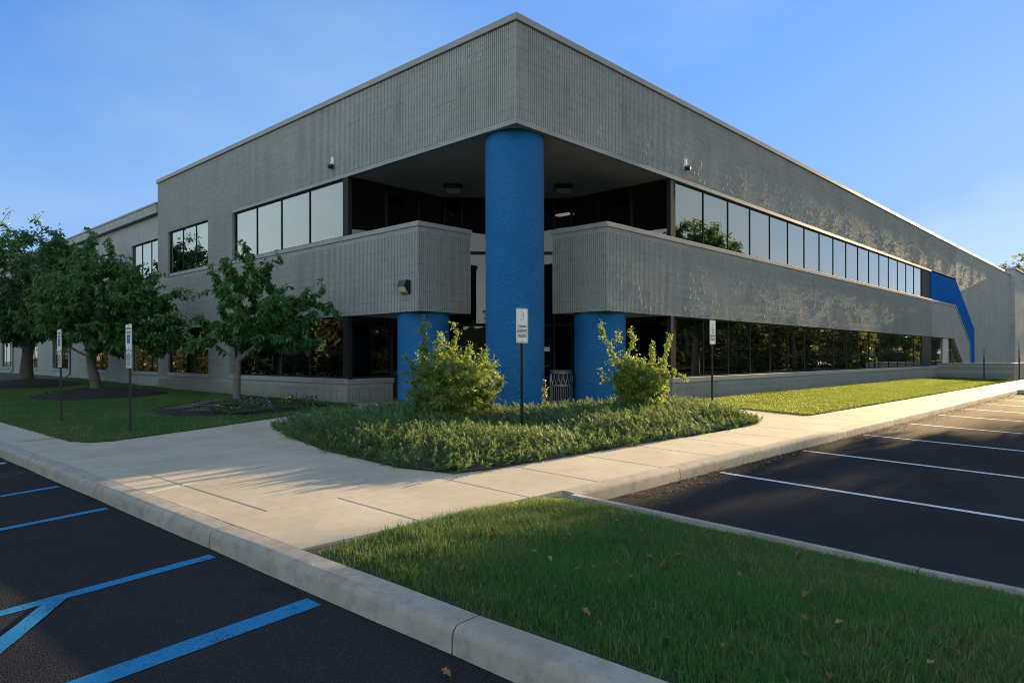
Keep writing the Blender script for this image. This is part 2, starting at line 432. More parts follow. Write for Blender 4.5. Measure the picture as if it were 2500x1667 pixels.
def in_poly(x, y, poly):
    x = np.asarray(x); y = np.asarray(y); ins = np.zeros(x.shape, bool); n = len(poly)
    for i in range(n):
        x0, y0 = poly[i]; x1, y1 = poly[(i + 1) % n]
        c = ((y0 > y) != (y1 > y)) & (x < (x1 - x0) * (y - y0) / (y1 - y0 + 1e-12) + x0)
        ins ^= c
    return ins
def poly_dist(x, y, poly):
    d = np.full(np.shape(x), 1e9); n = len(poly)
    for i in range(n):
        a = np.array(poly[i]); b = np.array(poly[(i + 1) % n]); ab = b - a
        t = np.clip(((x - a[0]) * ab[0] + (y - a[1]) * ab[1]) / (ab @ ab), 0, 1)
        d = np.minimum(d, np.hypot(x - a[0] - t * ab[0], y - a[1] - t * ab[1]))
    return d
def sheet(name, x0, x1, y0, y1, nx, ny, hf, mat, off=0.):
    xs = np.linspace(x0, x1, nx + 1); ys = np.linspace(y0, y1, ny + 1)
    X, Y = np.meshgrid(xs, ys); Z = hf(X, Y) + off + 0 * X
    V = np.stack([X, Y, Z], -1).reshape(-1, 3)
    i = np.arange(ny)[:, None] * (nx + 1) + np.arange(nx)[None, :]
    F = np.stack([i, i + 1, i + nx + 2, i + nx + 1], -1).reshape(-1, 4)
    o = link(name, npmesh(name, V, F, smooth=True), mat); o['kind'] = 'structure'; return o
def poly_sheet(name, poly, hf, mat, off=0., step=.5):
    """a polygon filled with a triangulated grid that follows hf"""
    import bmesh
    bm = bmesh.new(); vs = [bm.verts.new((p[0], p[1], 0)) for p in poly]; bm.faces.new(vs)
    xs = [p[0] for p in poly]; ys = [p[1] for p in poly]
    for k in range(int((max(xs) - min(xs)) / step) + 1):
        bmesh.ops.bisect_plane(bm, geom=bm.verts[:] + bm.edges[:] + bm.faces[:], plane_co=(min(xs) + k * step + .01, 0, 0), plane_no=(1, 0, 0))
    for k in range(int((max(ys) - min(ys)) / step) + 1):
        bmesh.ops.bisect_plane(bm, geom=bm.verts[:] + bm.edges[:] + bm.faces[:], plane_co=(0, min(ys) + k * step + .01, 0), plane_no=(0, 1, 0))
    for v in bm.verts: v.co.z = float(hf(v.co.x, v.co.y)) + off
    me = bpy.data.meshes.new(name); bm.normal_update(); bm.to_mesh(me); bm.free()
    o = link(name, me, mat); o['kind'] = 'structure'
    return o

# ---- ground sheets
sheet('ground', -400, 500, -400, 500, 20, 20, lambda x, y: -.45 + 0 * x, 'turf_soil')
sheet('parking_lot', -20.5, -7.83, -60, 70, 60, 40, lambda x, y: g_lot_left(x), 'asphalt')
sheet('parking_lot', -4.72, 70, -32, -5.13, 40, 50, lambda x, y: g_lot_right(y), 'asphalt')
sheet('island_soil', -7.66, -4.8, -26, -5.0, 20, 60, g_island, 'turf_soil')

LAWN_L = [(-6.97, 60), (-6.97, 3.25), (-6.80, 2.80), (-6.5, 2.72), (-5.72, 2.97), (-4.9, 3.22), (-1.79, 4.41), (-.2, 5.15), (-.02, 5.9), (-.02, 19), (.1, 19), (.1, 60)]
LAWN_R = [(6.3, -.03), (6.0, -1.2), (5.45, -3.72), (36.2, -3.72), (35.2, -3.55), (35.2, -.03)]
BED = [(-3.95, 2.45), (-4.55, .75), (-5.0, -1.1), (-5.15, -2.9), (-4.95, -3.62), (-4.5, -3.72), (3.0, -3.68), (4.3, -2.7), (5.3, -1.75), (5.65, -.75), (5.0, -.2), (3.0, .05), (.4, .2), (0, .5), (-.1, 2.6), (-1.6, 2.75)]
poly_sheet('lawn', LAWN_L, g_walk, 'turf_soil', .012, 1.0)
poly_sheet('lawn', LAWN_R, g_walk, 'turf_soil', .012, 1.0)
poly_sheet('planting_bed', BED, g_walk, 'soil', .012, .6)

# ---- sidewalks: concrete slabs with real joints
def slabs(name, rects, mat='sidewalk_concrete', gap=.014, bev=.007):
    """rects: list of 4-corner polygons (ccw), each a slab with its own bevelled edge"""
    import bmesh
    bm = bmesh.new()
    for q in rects:
        c = np.mean(q, axis=0)
        def inset(p, d):
            v = np.array(c) - np.array(p); l = np.hypot(*v)
            return (p[0] + np.sign(v[0]) * d, p[1] + np.sign(v[1]) * d)
        # subdivide so long slabs follow the ground
        top = [inset(p, gap / 2 + bev) for p in q]; mid = [inset(p, gap / 2) for p in q]
        tv = [bm.verts.new((p[0], p[1], float(g_walk(p[0], p[1])))) for p in top]
        mv = [bm.verts.new((p[0], p[1], float(g_walk(p[0], p[1])) - bev)) for p in mid]
        bv = [bm.verts.new((p[0], p[1], float(g_walk(p[0], p[1])) - .1)) for p in mid]
        bm.faces.new(tv); n = len(q)
        for i in range(n):
            j = (i + 1) % n
            bm.faces.new((mv[i], mv[j], tv[j], tv[i])); bm.faces.new((bv[i], bv[j], mv[j], mv[i]))
    me = bpy.data.meshes.new(name); bm.to_mesh(me); bm.free()
    o = link(name, me, mat); o['kind'] = 'structure'; return o
rects = []
xs = [-7.66, -6.55, -5.22, -4.10] + [-2.78 + 1.328 * k for k in range(0, 56)]
for a, b in zip(xs[:-1], xs[1:]):
    rects.append([(a, -5.0), (b, -5.0), (b, -3.74), (a, -3.74)])
slabs('sidewalk', rects)
# walk on the left: cross joints roughly every 1.5 m, three slabs wide towards the entrance
rects = []
ys = [-3.74, -2.05, -.35, 1.0, 2.35, 3.9]
xl = [(-7.66, -7.25), (-7.25, -4.9), (-4.9, -2.6), (-2.6, 0.0)]
for j, (y0, y1) in enumerate(zip(ys[:-1], ys[1:])):
    for a, b in xl:
        s0 = .34 * (a + 7.66) ; s1 = .34 * (b + 7.66)
        if a > -2.7 and j < 0: continue
        rects.append([(a, y0 + (s0 if j else 0)), (b, y0 + (s1 if j else 0)), (b, y1 + s1), (a, y1 + s0)])
for k in range(34):
    y0 = 3.9 + 1.6 * k; rects.append([(-7.66, y0), (-6.9, y0), (-6.9, y0 + 1.6), (-7.66, y0 + 1.6)])
slabs('sidewalk', rects)
# paving below the entrance and right branch walk
poly_sheet('entrance_paving', [(-7.6, -3.9), (6.6, -3.9), (6.6, 0), (10, 0), (10, 10), (0.02, 10), (0.02, 7), (-7.6, 5)], g_walk, 'sidewalk_concrete', -.025, 1.0)
slabs('sidewalk', [[(2.2, -3.74), (5.6, -3.74), (6.35, 0.0), (2.2, 0.0)], [(0.3, 0.0), (6.2, 0.0), (6.2, 6.2), (.3, 6.2)]])

# ---- kerbs: rounded profile swept along a line, cut into lengths
def kerb(name, p0, p1, width, hf_low, top, cuts, face):
    """p0->p1 along the outer (road side) edge; face = unit vector pointing to the road"""
    mb = MB(); d = Vector((p1[0] - p0[0], p1[1] - p0[1], 0)); L = d.length; d.normalize(); f = Vector((face[0], face[1], 0))
    c = [0.] + [k for k in cuts if 0 < k < L] + [L]
    for a, b in zip(c[:-1], c[1:]):
        a += .006; b -= .006
        n = max(1, int((b - a) / .6)); ring = []
        for i in range(n + 1):
            t = a + (b - a) * i / n; e = .008 if i in (0, n) else 0
            P = Vector((p0[0], p0[1], 0)) + d * t
            zt = top(P.x, P.y) - e; zl = hf_low(P.x, P.y) - .12
            w = .004 * (fbm(t * 2.3, 3.1, 5) - .5) * 2
            prof = [(.012 - e, zl), (.004 - e + w, zt - .05), (-.008 - e + w, zt - .022), (-.032, zt - .004), (-.06, zt), (-width, zt + .004), (-width, zl)]
            ring.append([tuple(P + f * o + Vector((0, 0, z))) for o, z in prof])
        k = len(mb.v); m = 7
        for r in ring: mb.v += r
        for i in range(n):
            for j in range(m - 1):
                q = k + i * m + j; mb.f.append((q, q + 1, q + m + 1, q + m))
        mb.f.append(tuple(k + j for j in range(m))[::-1]); mb.f.append(tuple(k + n * m + j for j in range(m)))
    o = mb.build(name, 'kerb_concrete', smooth=True); o['kind'] = 'structure'; return o
kerb('kerb', (-7.85, -26), (-7.85, 60), .19, lambda x, y: float(g_lot_left(x)), lambda x, y: .15 + .012 * (fbm(y * .7, 1, 3) - .5) + .25 * float(sstep((y - 12) / 26)), [26 - 6.83 + 2.86 * k - 2.86 * 6 for k in range(40)], (-1, 0))
kerb('kerb', (-4.72, -5.17), (66, -5.17), .17, lambda x, y: float(g_lot_right(y)), lambda x, y: .15 + .012 * (fbm(x * .7, 2, 4) - .5), [4.72 + .39 + 3.05 * k - 3.05 for k in range(24)], (0, -1))
kerb('kerb', (-4.66, -5.16), (-4.66, -26), .13, lambda x, y: float(g_lot_right(y)), lambda x, y: .138 + float(g_lot_right(y)), [3.05 * k for k in range(8)], (1, 0))

# ---- painted lines
def line(name, x0, y0, x1, y1, w, hf, mat, off=.004, seed=0):
    d = np.array([x1 - x0, y1 - y0]); L = np.hypot(*d); d /= L; nrm = np.array([-d[1], d[0]])
    n = max(6, int(L / .035)); t = np.linspace(0, L, n + 1)
    e1 = w / 2 + .007 * (fbm(t * 17, t * 0 + .3, seed) - .47) * 2; e2 = -w / 2 - .007 * (fbm(t * 17, t * 0 + .7, seed + 9) - .47) * 2
    A = np.array([x0, y0])[None] + d[None] * t[:, None]
    P = A + nrm[None] * e1[:, None]; Q = A + nrm[None] * e2[:, None]
    V = np.concatenate([np.c_[P, hf(P[:, 0], P[:, 1]) + off], np.c_[Q, hf(Q[:, 0], Q[:, 1]) + off]])
    i = np.arange(n); F = np.stack([i, i + n + 1, i + n + 2, i + 1], -1)
    o = link(name, npmesh(name, V, F), mat); o['kind'] = 'structure'; return o
HL = lambda x, y: g_lot_left(x); HR = lambda x, y: g_lot_right(y)
for i, x in enumerate([-1.80, 1.03, 4.05, 7.08, 10.1, 12.95, 15.75, 18.5, 21.2]):
    line('parking_line', x, -5.26, x, -10.6, .10, HR, 'line_white', seed=i)
for i, (y, w, m) in enumerate([(8.6, .1, 'line_white'), (5.6, .1, 'line_white'), (2.58, .09, 'line_blue'), (2.68, .06, 'line_white'), (-.03, .11, 'line_blue'), (-1.76, .11, 'line_blue'), (-4.2, .115, 'line_blue'), (-5.64, .17, 'line_blue'), (-9.2, .11, 'line_white')]):
    line('parking_line', -7.92, y, -13.4, y, w, HL, m, seed=20 + i)
line('parking_line', -.0 - 8.93, -4.22, -9.95, -5.60, .115, HL, 'line_blue', off=.008, seed=40)
line('parking_line', -.0 - 10.9, -4.22, -11.9, -5.60, .115, HL, 'line_blue', off=.008, seed=41)

# ------------------------------------------------------------------ the office building
B = empty('office_building', (0, 0, 0))
tag(B, 'two-storey grey fluted block office building with ribbon windows, blue columns and a cut-away corner entrance', 'building')
def P(side, u, out, z): return (u, -out, z) if side == 'R' else (-out, u, z)
def fbox(mb, side, u0, u1, o0, o1, z0, z1): mb.box(P(side, u0, o0, z0), P(side, u1, o1, z1))
PITCH = .058
def fluted(side, u0, u1, z0, z1, out=0., groove=.020, depth=.026):
    n = max(1, int(round((u1 - u0) / PITCH))); p = (u1 - u0) / n
    k = np.arange(n)
    jit = rng.uniform(-.002, .002, n)
    u = np.stack([u0 + k * p + jit, u0 + k * p + .003 + jit, u0 + k * p + groove - .003 + jit, u0 + k * p + groove + jit], -1).ravel()
    d = np.tile([0., -depth, -depth, 0.], n) + out
    u = np.r_[u, u1]; d = np.r_[d, out]
    if side == 'R': A = np.stack([u, -d], -1)
    else: A = np.stack([-d, u], -1)
    m = len(u)
    V = np.concatenate([np.c_[A, np.full(m, z0)], np.c_[A, np.full(m, z1)]])
    i = np.arange(m - 1)
    F = np.stack([i, i + 1, i + m + 1, i + m], -1)
    if side == 'L': F = F[:, ::-1]
    return V, F
class Acc:
    def __init__(s): s.V = []; s.F = []; s.n = 0; s.pend = []
    def add(s, V, F): s.V.append(V); s.F.append(F + s.n); s.n += len(V)
    def mb(s, mb):
        V = np.array(mb.v)
        for k in sorted({len(x) for x in mb.f}):
            s.F.append(np.array([x for x in mb.f if len(x) == k]) + s.n)
        s.V.append(V); s.n += len(V)
    def build(s, name, mat, parent):
        fs = {}
        for f in s.F: fs.setdefault(f.shape[1], []).append(f)
        return link(name, npmesh(name, np.concatenate(s.V), [np.concatenate(v) for v in fs.values()]), mat, parent)
def chip_facets(side, u0, u1, z0, z1, dens, seed, wmul=1.0):
    r = np.random.default_rng(seed); n = int((u1 - u0) * (z1 - z0) * dens)
    u = r.uniform(u0 + .03, u1 - .03, n); z = r.uniform(z0 + .02, max(z0 + .03, z1 - .18), n)
    k = fbm(u * 1.1, z * 1.5 + 7, seed, 3) > r.uniform(.36, .66, n); u = u[k]; z = z[k]; n = len(u)
    u = np.round(u / PITCH) * PITCH + .02 + r.normal(0, .003, n)
    w = r.uniform(.010, .028, n) * wmul; h = r.lognormal(-2.75, .45, n).clip(.02, .19); p = w * np.tan(np.radians(r.uniform(3, 14, n)))
    jz = r.normal(0, .25, n) * w; top = z + h
    e = .0008
    def pt(uu, oo, zz): return np.stack([uu, -oo, zz], -1) if side == 'R' else np.stack([-oo, uu, zz], -1)
    o = np.full(n, e)
    A = pt(u, o + p, z); Bq = pt(u + w, o, z + jz); C = pt(u + w * .9, o, top + jz); D = pt(u + r.normal(0, .15, n) * w, o + p, top)
    E_ = pt(u, o - .004, z); G = pt(u + 0 * w, o - .004, top); H_ = pt(u + w, o - .004, top + jz); I = pt(u + w, o - .004, z + jz)
    V = np.stack([A, Bq, C, D, E_, G, H_, I], 1).reshape(-1, 3); b = np.arange(n)[:, None] * 8
    F = np.concatenate([b + [[0, 1, 2, 3]], b + [[4, 0, 3, 5]], b + [[3, 2, 6, 5]], b + [[0, 4, 7, 1]]])
    return V, F
ZB, ZSILL0, ZSILL1, ZW1, ZSP0, ZSP1, ZC1, ZU1, ZBAND, ZTOP, ZCAP = .26, .80, .935, 2.53, 2.57, 4.535, 4.65, 6.185, 6.285, 8.24, 8.385
def wallpiece(name, side, u0, u1, z0, z1, smooth_top=0., back=.28, mat=None):
    a = Acc(); zt = z1 - smooth_top
    a.add(*fluted(side, u0, u1, z0, zt))
    m = MB(); fbox(m, side, u0, u1, -.03, -back, z0, z1)
    if smooth_top: fbox(m, side, u0, u1, -.0295, .001, zt, z1)
    # end closers
    fbox(m, side, u0 - .002, u0 + .003, .001, -.0305, z0, z1); fbox(m, side, u1 - .003, u1 + .002, .001, -.0305, z0, z1)
    a.mb(m)
    a.add(*chip_facets(side, u0, u1, z0, zt, 95 if side == 'R' else 45, int(abs(u0 * 10 + z0 * 7)) + 3))
    return a.build(name, mat or ('painted_block_' + side), B)
def corner_post(name, z0, z1, x, y, sx, sy, side='L'):
    m = MB(); m.box((x, y, z0), (x + sx, y + sy, z1)); return m.build(name, 'painted_block_' + side, B)
# upper band (parapet wall)
wallpiece('upper_wall', 'R', .02, 40.3, ZBAND, ZTOP)
wallpiece('upper_wall', 'L', .02, 19.0, ZBAND, ZTOP)
m = MB(); m.box((.0, .0, ZBAND), (.03, .03, ZTOP)); m.build('wall_corner', 'painted_block_L', B)
# trim under the band and soffit
m = MB(); m.prism([(-.004, -.004, ZU1), (34.0, -.004, ZU1), (34.0, .12, ZU1), (.12, .12, ZU1), (.12, 12.6, ZU1), (-.004, 12.6, ZU1)], (0, 0, .098)); m.build('soffit_trim', 'cap_metal', B)
m = MB(); m.prism([(.13, .13, ZU1 + .03), (7, .13, ZU1 + .03), (7, 7, ZU1 + .03), (.13, 7, ZU1 + .03)], (0, 0, .1)); m.build('soffit', 'soffit_paint', B)
# parapet cap
m = MB()
m.prism([(-.05, -.05, ZTOP), (61.1, -.05, ZTOP), (61.1, .42, ZTOP), (.42, .42, ZTOP), (.42, 19.05, ZTOP), (-.05, 19.05, ZTOP)], (0, 0, ZCAP - ZTOP)); m.build('parapet_cap', 'cap_metal', B, bevel=.012)
# spandrel with balcony return
wallpiece('spandrel_wall', 'R', 3.12, 34.0, ZSP0, ZSP1, .12)
wallpiece('spandrel_wall', 'L', 3.12, 19.0, ZSP0, ZSP1, .12)
def rot_return(name, axis):
    # end face of the balcony, going inwards 1.66 m from the facade
    a = Acc()
    if axis == 'L':   # facing -Y at y=3.10, from x=.0 to 1.66
        V, F = fluted('R', .03, 1.66, ZSP0, ZSP1 - .12); V = V.copy(); V[:, 1] += 3.10; a.add(V, F)
        m = MB(); m.box((.03, 3.13, ZSP0), (1.66, 3.38, ZSP1)); m.box((.0, 3.1, ZSP0), (.03, 3.13, ZSP1)); m.box((.03, 3.099, ZSP1 - .12), (1.66, 3.13, ZSP1))
        m.box((1.40, 3.38, ZSP0), (1.66, 6.0, ZSP1)); a.mb(m); a.build(name, 'painted_block_R', B)
    else:
        V, F = fluted('L', .03, 1.66, ZSP0, ZSP1 - .12); V = V.copy(); V[:, 0] += 3.10; a.add(V, F)
        m = MB(); m.box((3.13, .03, ZSP0), (3.38, 1.66, ZSP1)); m.box((3.1, .0, ZSP0), (3.13, .03, ZSP1)); m.box((3.099, .03, ZSP1 - .12), (3.13, 1.66, ZSP1))
        m.box((3.38, 1.40, ZSP0), (6.0, 1.66, ZSP1)); a.mb(m); a.build(name, 'painted_block_L', B)
rot_return('balcony_wall', 'L'); rot_return('balcony_wall', 'R')
m = MB(); m.box((.03, 3.4, ZSP0 + .01), (1.64, 6.1, ZSP0 + .3)); m.build('balcony_soffit', 'soffit_paint', B)
m = MB(); m.box((3.4, .03, ZSP0 + .01), (6.1, 1.64, ZSP0 + .3)); m.build('balcony_soffit', 'soffit_paint', B)
# caps on the spandrel / window sills
m = MB(); m.prism([(-.03, 3.07, ZSP1), (1.69, 3.07, ZSP1), (1.69, 6.0, ZSP1), (1.39, 6.0, ZSP1), (1.39, 3.38, ZSP1), (.28, 3.38, ZSP1), (.28, 12.62, ZSP1), (-.03, 12.62, ZSP1)], (0, 0, ZC1 - ZSP1)); m.build('sill_cap', 'trim_paint', B, bevel=.008)
m = MB(); m.prism([(3.07, -.03, ZSP1), (34.1, -.03, ZSP1), (34.1, .28, ZSP1), (3.38, .28, ZSP1), (3.38, 1.39, ZSP1), (6.0, 1.39, ZSP1), (6.0, 1.69, ZSP1), (3.07, 1.69, ZSP1)], (0, 0, ZC1 - ZSP1)); m.build('sill_cap', 'trim_paint', B, bevel=.008)
m = MB(); m.box((-.03, 14.40, ZSP1), (.28, 18.05, ZC1)); m.build('sill_cap', 'trim_paint', B, bevel=.008)
# base walls
wallpiece('base_wall', 'R', 6.05, 35.4, ZB - .1, ZSILL0, .10)
wallpiece('base_wall', 'L', 6.05, 19.0, ZB - .1, ZSILL0, .10)
a = Acc(); V, F = fluted('R', .03, 1.46, ZB - .1, ZSILL0 - .1); V = V.copy(); V[:, 1] += 6.02; a.add(V, F)
m = MB(); m.box((.03, 6.05, ZB - .1), (1.46, 6.25, ZSILL0)); m.box((0, 6.02, ZB - .1), (.03, 6.05, ZSILL0)); m.box((.03, 6.019, ZSILL0 - .1), (1.46, 6.05, ZSILL0)); a.mb(m); a.build('base_wall', 'painted_block_R', B)
m = MB(); m.prism([(-.03, 5.99, ZSILL0), (1.49, 5.99, ZSILL0), (1.49, 6.25, ZSILL0), (.28, 6.25, ZSILL0), (.28, 12.85, ZSILL0), (-.03, 12.85, ZSILL0)], (0, 0, ZSILL1 - ZSILL0)); m.build('window_sill', 'trim_paint', B, bevel=.008)
m = MB(); m.prism([(5.99, -.03, ZSILL0), (35.3, -.03, ZSILL0), (35.3, .28, ZSILL0), (6.25, .28, ZSILL0), (6.25, 1.49, ZSILL0), (5.99, 1.49, ZSILL0)], (0, 0, ZSILL1 - ZSILL0)); m.build('window_sill', 'trim_paint', B, bevel=.008)
m = MB(); m.box((-.03, 14.40, ZSILL0), (.28, 18.05, ZSILL1)); m.build('window_sill', 'trim_paint', B, bevel=.008)
a = Acc(); V, F = fluted('L', .03, 1.46, ZB - .1, ZSILL0); V = V.copy(); V[:, 0] += 6.02; a.add(V, F)
m = MB(); m.box((6.05, .03, ZB - .1), (6.25, 1.46, ZSILL0)); a.mb(m); a.build('base_wall', 'painted_block_L', B)
# wall piers on the left facade between the windows
for z0, z1 in ((ZC1 - .115, ZBAND), (ZSILL0, ZSP0)):
    wallpiece('wall_pier', 'L', 12.62 if z0 > 3 else 12.85, 14.45, z0, z1)
    wallpiece('wall_pier', 'L', 18.0, 19.0, z0, z1)
wallpiece('wall_pier', 'L', 14.45, 18.0, 6.235, ZBAND)
# right part of the right facade: flat wall with blue stripe and slanted openings
def xz_prism(mb, pts, y0, y1): mb.prism([(x, y0, z) for x, z in pts], (0, y1 - y0, 0))
m = MB(); xz_prism(m, [(40.3, ZU1), (45.95, 3.3), (46.05, .15), (61.0, .15), (61.0, ZTOP), (40.3, ZTOP)], .0, .3); a = Acc(); a.mb(m)
for q in ((46.2, 60.5, .4, ZTOP), (41.5, 46.2, 6.0, ZTOP)): a.add(*chip_facets('R', *q, 40, 77, 1.3))
MM = a.build('end_wall', 'plain_block_R', B)
m = MB(); xz_prism(m, [(34.0, ZU1), (34.0, ZC1), (39.95, ZC1), (44.25, 2.3), (44.37, .15), (46.05, .15), (45.95, 3.3), (40.3, ZU1)], .0, .29)
a = Acc(); a.mb(m); a.add(*chip_facets('R', 34.2, 40.0, 4.7, 6.1, 12, 5, 1.2)); a.build('blue_stripe', 'blue_block', B)
m = MB(); xz_prism(m, [(34.0, ZSP0), (39.6, ZSP0), (43.75, .15), (44.37, .15), (44.25, 2.3), (39.95, ZSP1), (34.0, ZSP1)], .0, .3); m.build('spandrel_wall', 'plain_block_R', B)
m = MB(); xz_prism(m, [(34.1, ZSP1), (39.98, ZSP1), (44.28, 2.30), (44.40, .15), (44.50, .15), (44.38, 2.36), (40.02, ZC1), (34.1, ZC1)], -.03, .2); m.build('sill_cap', 'trim_paint', B)
# taller wing at the far right end
m = MB(); m.box((61.0, -.35, .1), (95, 12, 8.72)); m.build('far_wing_wall', 'wing_block_R', B)
m = MB(); m.box((60.92, -.45, 8.72), (95.1, 12, 8.88)); m.build('parapet_cap', 'trim_paint', B)
# lower wing on the left
WX = .14
def wing_wall(z0, z1, segs):
    m = MB()
    for a_, b_ in segs: m.box((WX, a_, z0), (WX + .28, b_, z1))
    return m
wins = [(19.25 + 6.15 * k, 22.35 + 6.15 * k) for k in range(6)]
gaps = [(19.0, wins[0][0])] + [(wins[k][1], wins[k + 1][0]) for k in range(5)] + [(wins[-1][1], 62)]
m = MB()
for z0, z1 in ((.1, ZSILL0), (ZSP0, ZSP1), (6.2, 7.30)): m.box((WX, 19.0, z0), (WX + .28, 62, z1))
for z0, z1 in ((ZSILL0, ZSP0), (ZSP1, 6.2)):
    for a_, b_ in gaps: m.box((WX, a_, z0), (WX + .28, b_, z1))
m.build('wing_wall', 'plain_block_L', B)
m = MB(); m.box((-.06, 19.0, 7.12), (.5, 62, 7.46)); m.build('fascia', 'trim_paint', B, bevel=.01)
m = MB(); m.box((-.09, 19.0, 7.46), (.5, 62, 7.53)); m.build('parapet_cap', 'cap_metal', B)
for a_, b_ in wins:
    for z0, z1 in ((ZSILL0, ZSILL1), (ZSP1, ZC1)):
        m = MB(); m.box((WX - .03, a_ - .12, z0), (WX + .2, b_ + .12, z1)); m.build('window_sill', 'trim_paint', B, bevel=.006)
for y in (31.16, 43.6):
    m = MB(); m.tube([(WX - .06, y, 7.2), (WX - .06, y, .72), (WX - .14, y, .60), (WX - .26, y, .52)], .055, 10); m.build('downspout', 'trim_paint', B, smooth=True)
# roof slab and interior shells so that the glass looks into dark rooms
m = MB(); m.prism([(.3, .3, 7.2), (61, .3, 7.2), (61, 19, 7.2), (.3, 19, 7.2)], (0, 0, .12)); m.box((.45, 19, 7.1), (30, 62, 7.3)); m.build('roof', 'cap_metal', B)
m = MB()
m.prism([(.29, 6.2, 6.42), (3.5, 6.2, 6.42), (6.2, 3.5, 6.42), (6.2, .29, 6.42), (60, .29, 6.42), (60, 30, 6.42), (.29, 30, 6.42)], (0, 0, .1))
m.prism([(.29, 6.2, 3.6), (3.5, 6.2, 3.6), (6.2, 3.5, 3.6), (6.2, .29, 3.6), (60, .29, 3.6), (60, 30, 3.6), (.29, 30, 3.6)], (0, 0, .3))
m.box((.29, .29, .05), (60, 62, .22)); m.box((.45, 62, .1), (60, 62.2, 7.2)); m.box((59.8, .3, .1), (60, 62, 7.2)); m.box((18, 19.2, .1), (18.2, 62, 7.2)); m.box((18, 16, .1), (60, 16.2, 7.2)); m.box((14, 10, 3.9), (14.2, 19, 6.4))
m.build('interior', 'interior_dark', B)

# ---- windows: one object per bay, pane as its child
def window(side, u0, u1, z0, z1, out=-.10, jl=.020, jr=.020, head=.045, sill=.04, depth=.028, nm=0, name='window'):
    m = MB()
    fbox(m, side, u0, u0 + jl, out - .012, out + depth, z0, z1); fbox(m, side, u1 - jr, u1, out - .012, out + depth, z0, z1)
    fbox(m, side, u0 + jl, u1 - jr, out - .012, out + depth, z1 - head, z1); fbox(m, side, u0 + jl, u1 - jr, out - .012, out + depth, z0, z0 + sill)
    for k in range(nm):
        uc = u0 + jl + (u1 - u0 - jl - jr) * (k + 1) / (nm + 1); fbox(m, side, uc - .022, uc + .022, out - .012, out + depth - .003, z0 + sill, z1 - head)
    w = m.build(name, 'bronze_frame', B)
    m = MB(); fbox(m, side, u0 + jl, u1 - jr, out, out + .008, z0 + sill, z1 - head); m.build('pane', 'tinted_glass', w)
    return w
RM = [6.24 + .0, 7.88, 9.41] + [9.41 + 1.513 * k for k in range(1, 17)]   # mullion lines
RM = RM[:18]
for zz in ((ZC1, ZU1), (ZSILL1, ZSP0)):
    for a_, b_ in zip(RM[:-1], RM[1:]): window('R', a_, b_, *zz)
LM = [6.24, 7.98, 9.56, 11.08, 12.6]
for zz in ((ZC1, ZU1), (ZSILL1, ZSP0)):
    for a_, b_ in zip(LM[:-1], LM[1:]): window('L', a_, b_, *zz, jr=(.10 if b_ > 12.5 else .028))
for zz in ((ZC1, 6.235), (ZSILL1, ZSP0)): window('L', 14.45, 18.0, *zz, nm=2, jr=.09)
for a_, b_ in wins:
    for zz in ((ZC1, 6.2), (ZSILL1, ZSP0)): window('L', a_, b_, *zz, out=-.24, nm=2)
# dark posts at the ends of the ribbons
for side in 'RL':
    for zz in ((ZC1, ZU1), (ZSILL1, ZSP0)):
        m = MB(); fbox(m, side, 5.98, 6.24, -.12, -.02, *zz); fbox(m, side, 5.96, 6.10, -.0, -.12, *zz) ; m.build('corner_post', 'bronze_frame', B)
xe = RM[-1]
m = MB(); m.box((xe, .06, ZC1), (34.0, .2, ZU1)); m.build('corner_post', 'bronze_frame', B)
m = MB(); m.box((xe, .06, ZSILL1), (34.2, .2, ZSP0)); m.build('corner_post', 'bronze_frame', B)
window('R', 34.2, 37.3, .25, ZSP0, out=-.18, nm=1)
# service door
m = MB(); m.box((37.3, .10, .25), (38.6, .16, ZSP0)); d_ = m.build('door', 'door_paint', B, bevel=.005); d_['label'] = 'pale grey metal service door'
m = MB(); m.box((38.38, .03, 1.25), (38.50, .10, 1.45)); m.tube([(38.44, .06, 1.33), (38.26, .055, 1.33)], .018, 8); m.build('handle', 'galvanised', d_)
m = MB(); xz_prism(m, [(38.6, .25), (43.6, .25), (39.7, ZSP0), (38.6, ZSP0)], .17, .18); m.build('pane', 'tinted_glass', B)
m = MB(); m.box((38.6, .14, .25), (38.72, .2, ZSP0)); m.box((39.55, .145, .25), (39.62, .195, ZSP0 - .05)); m.build('door_frame', 'bronze_frame', B)

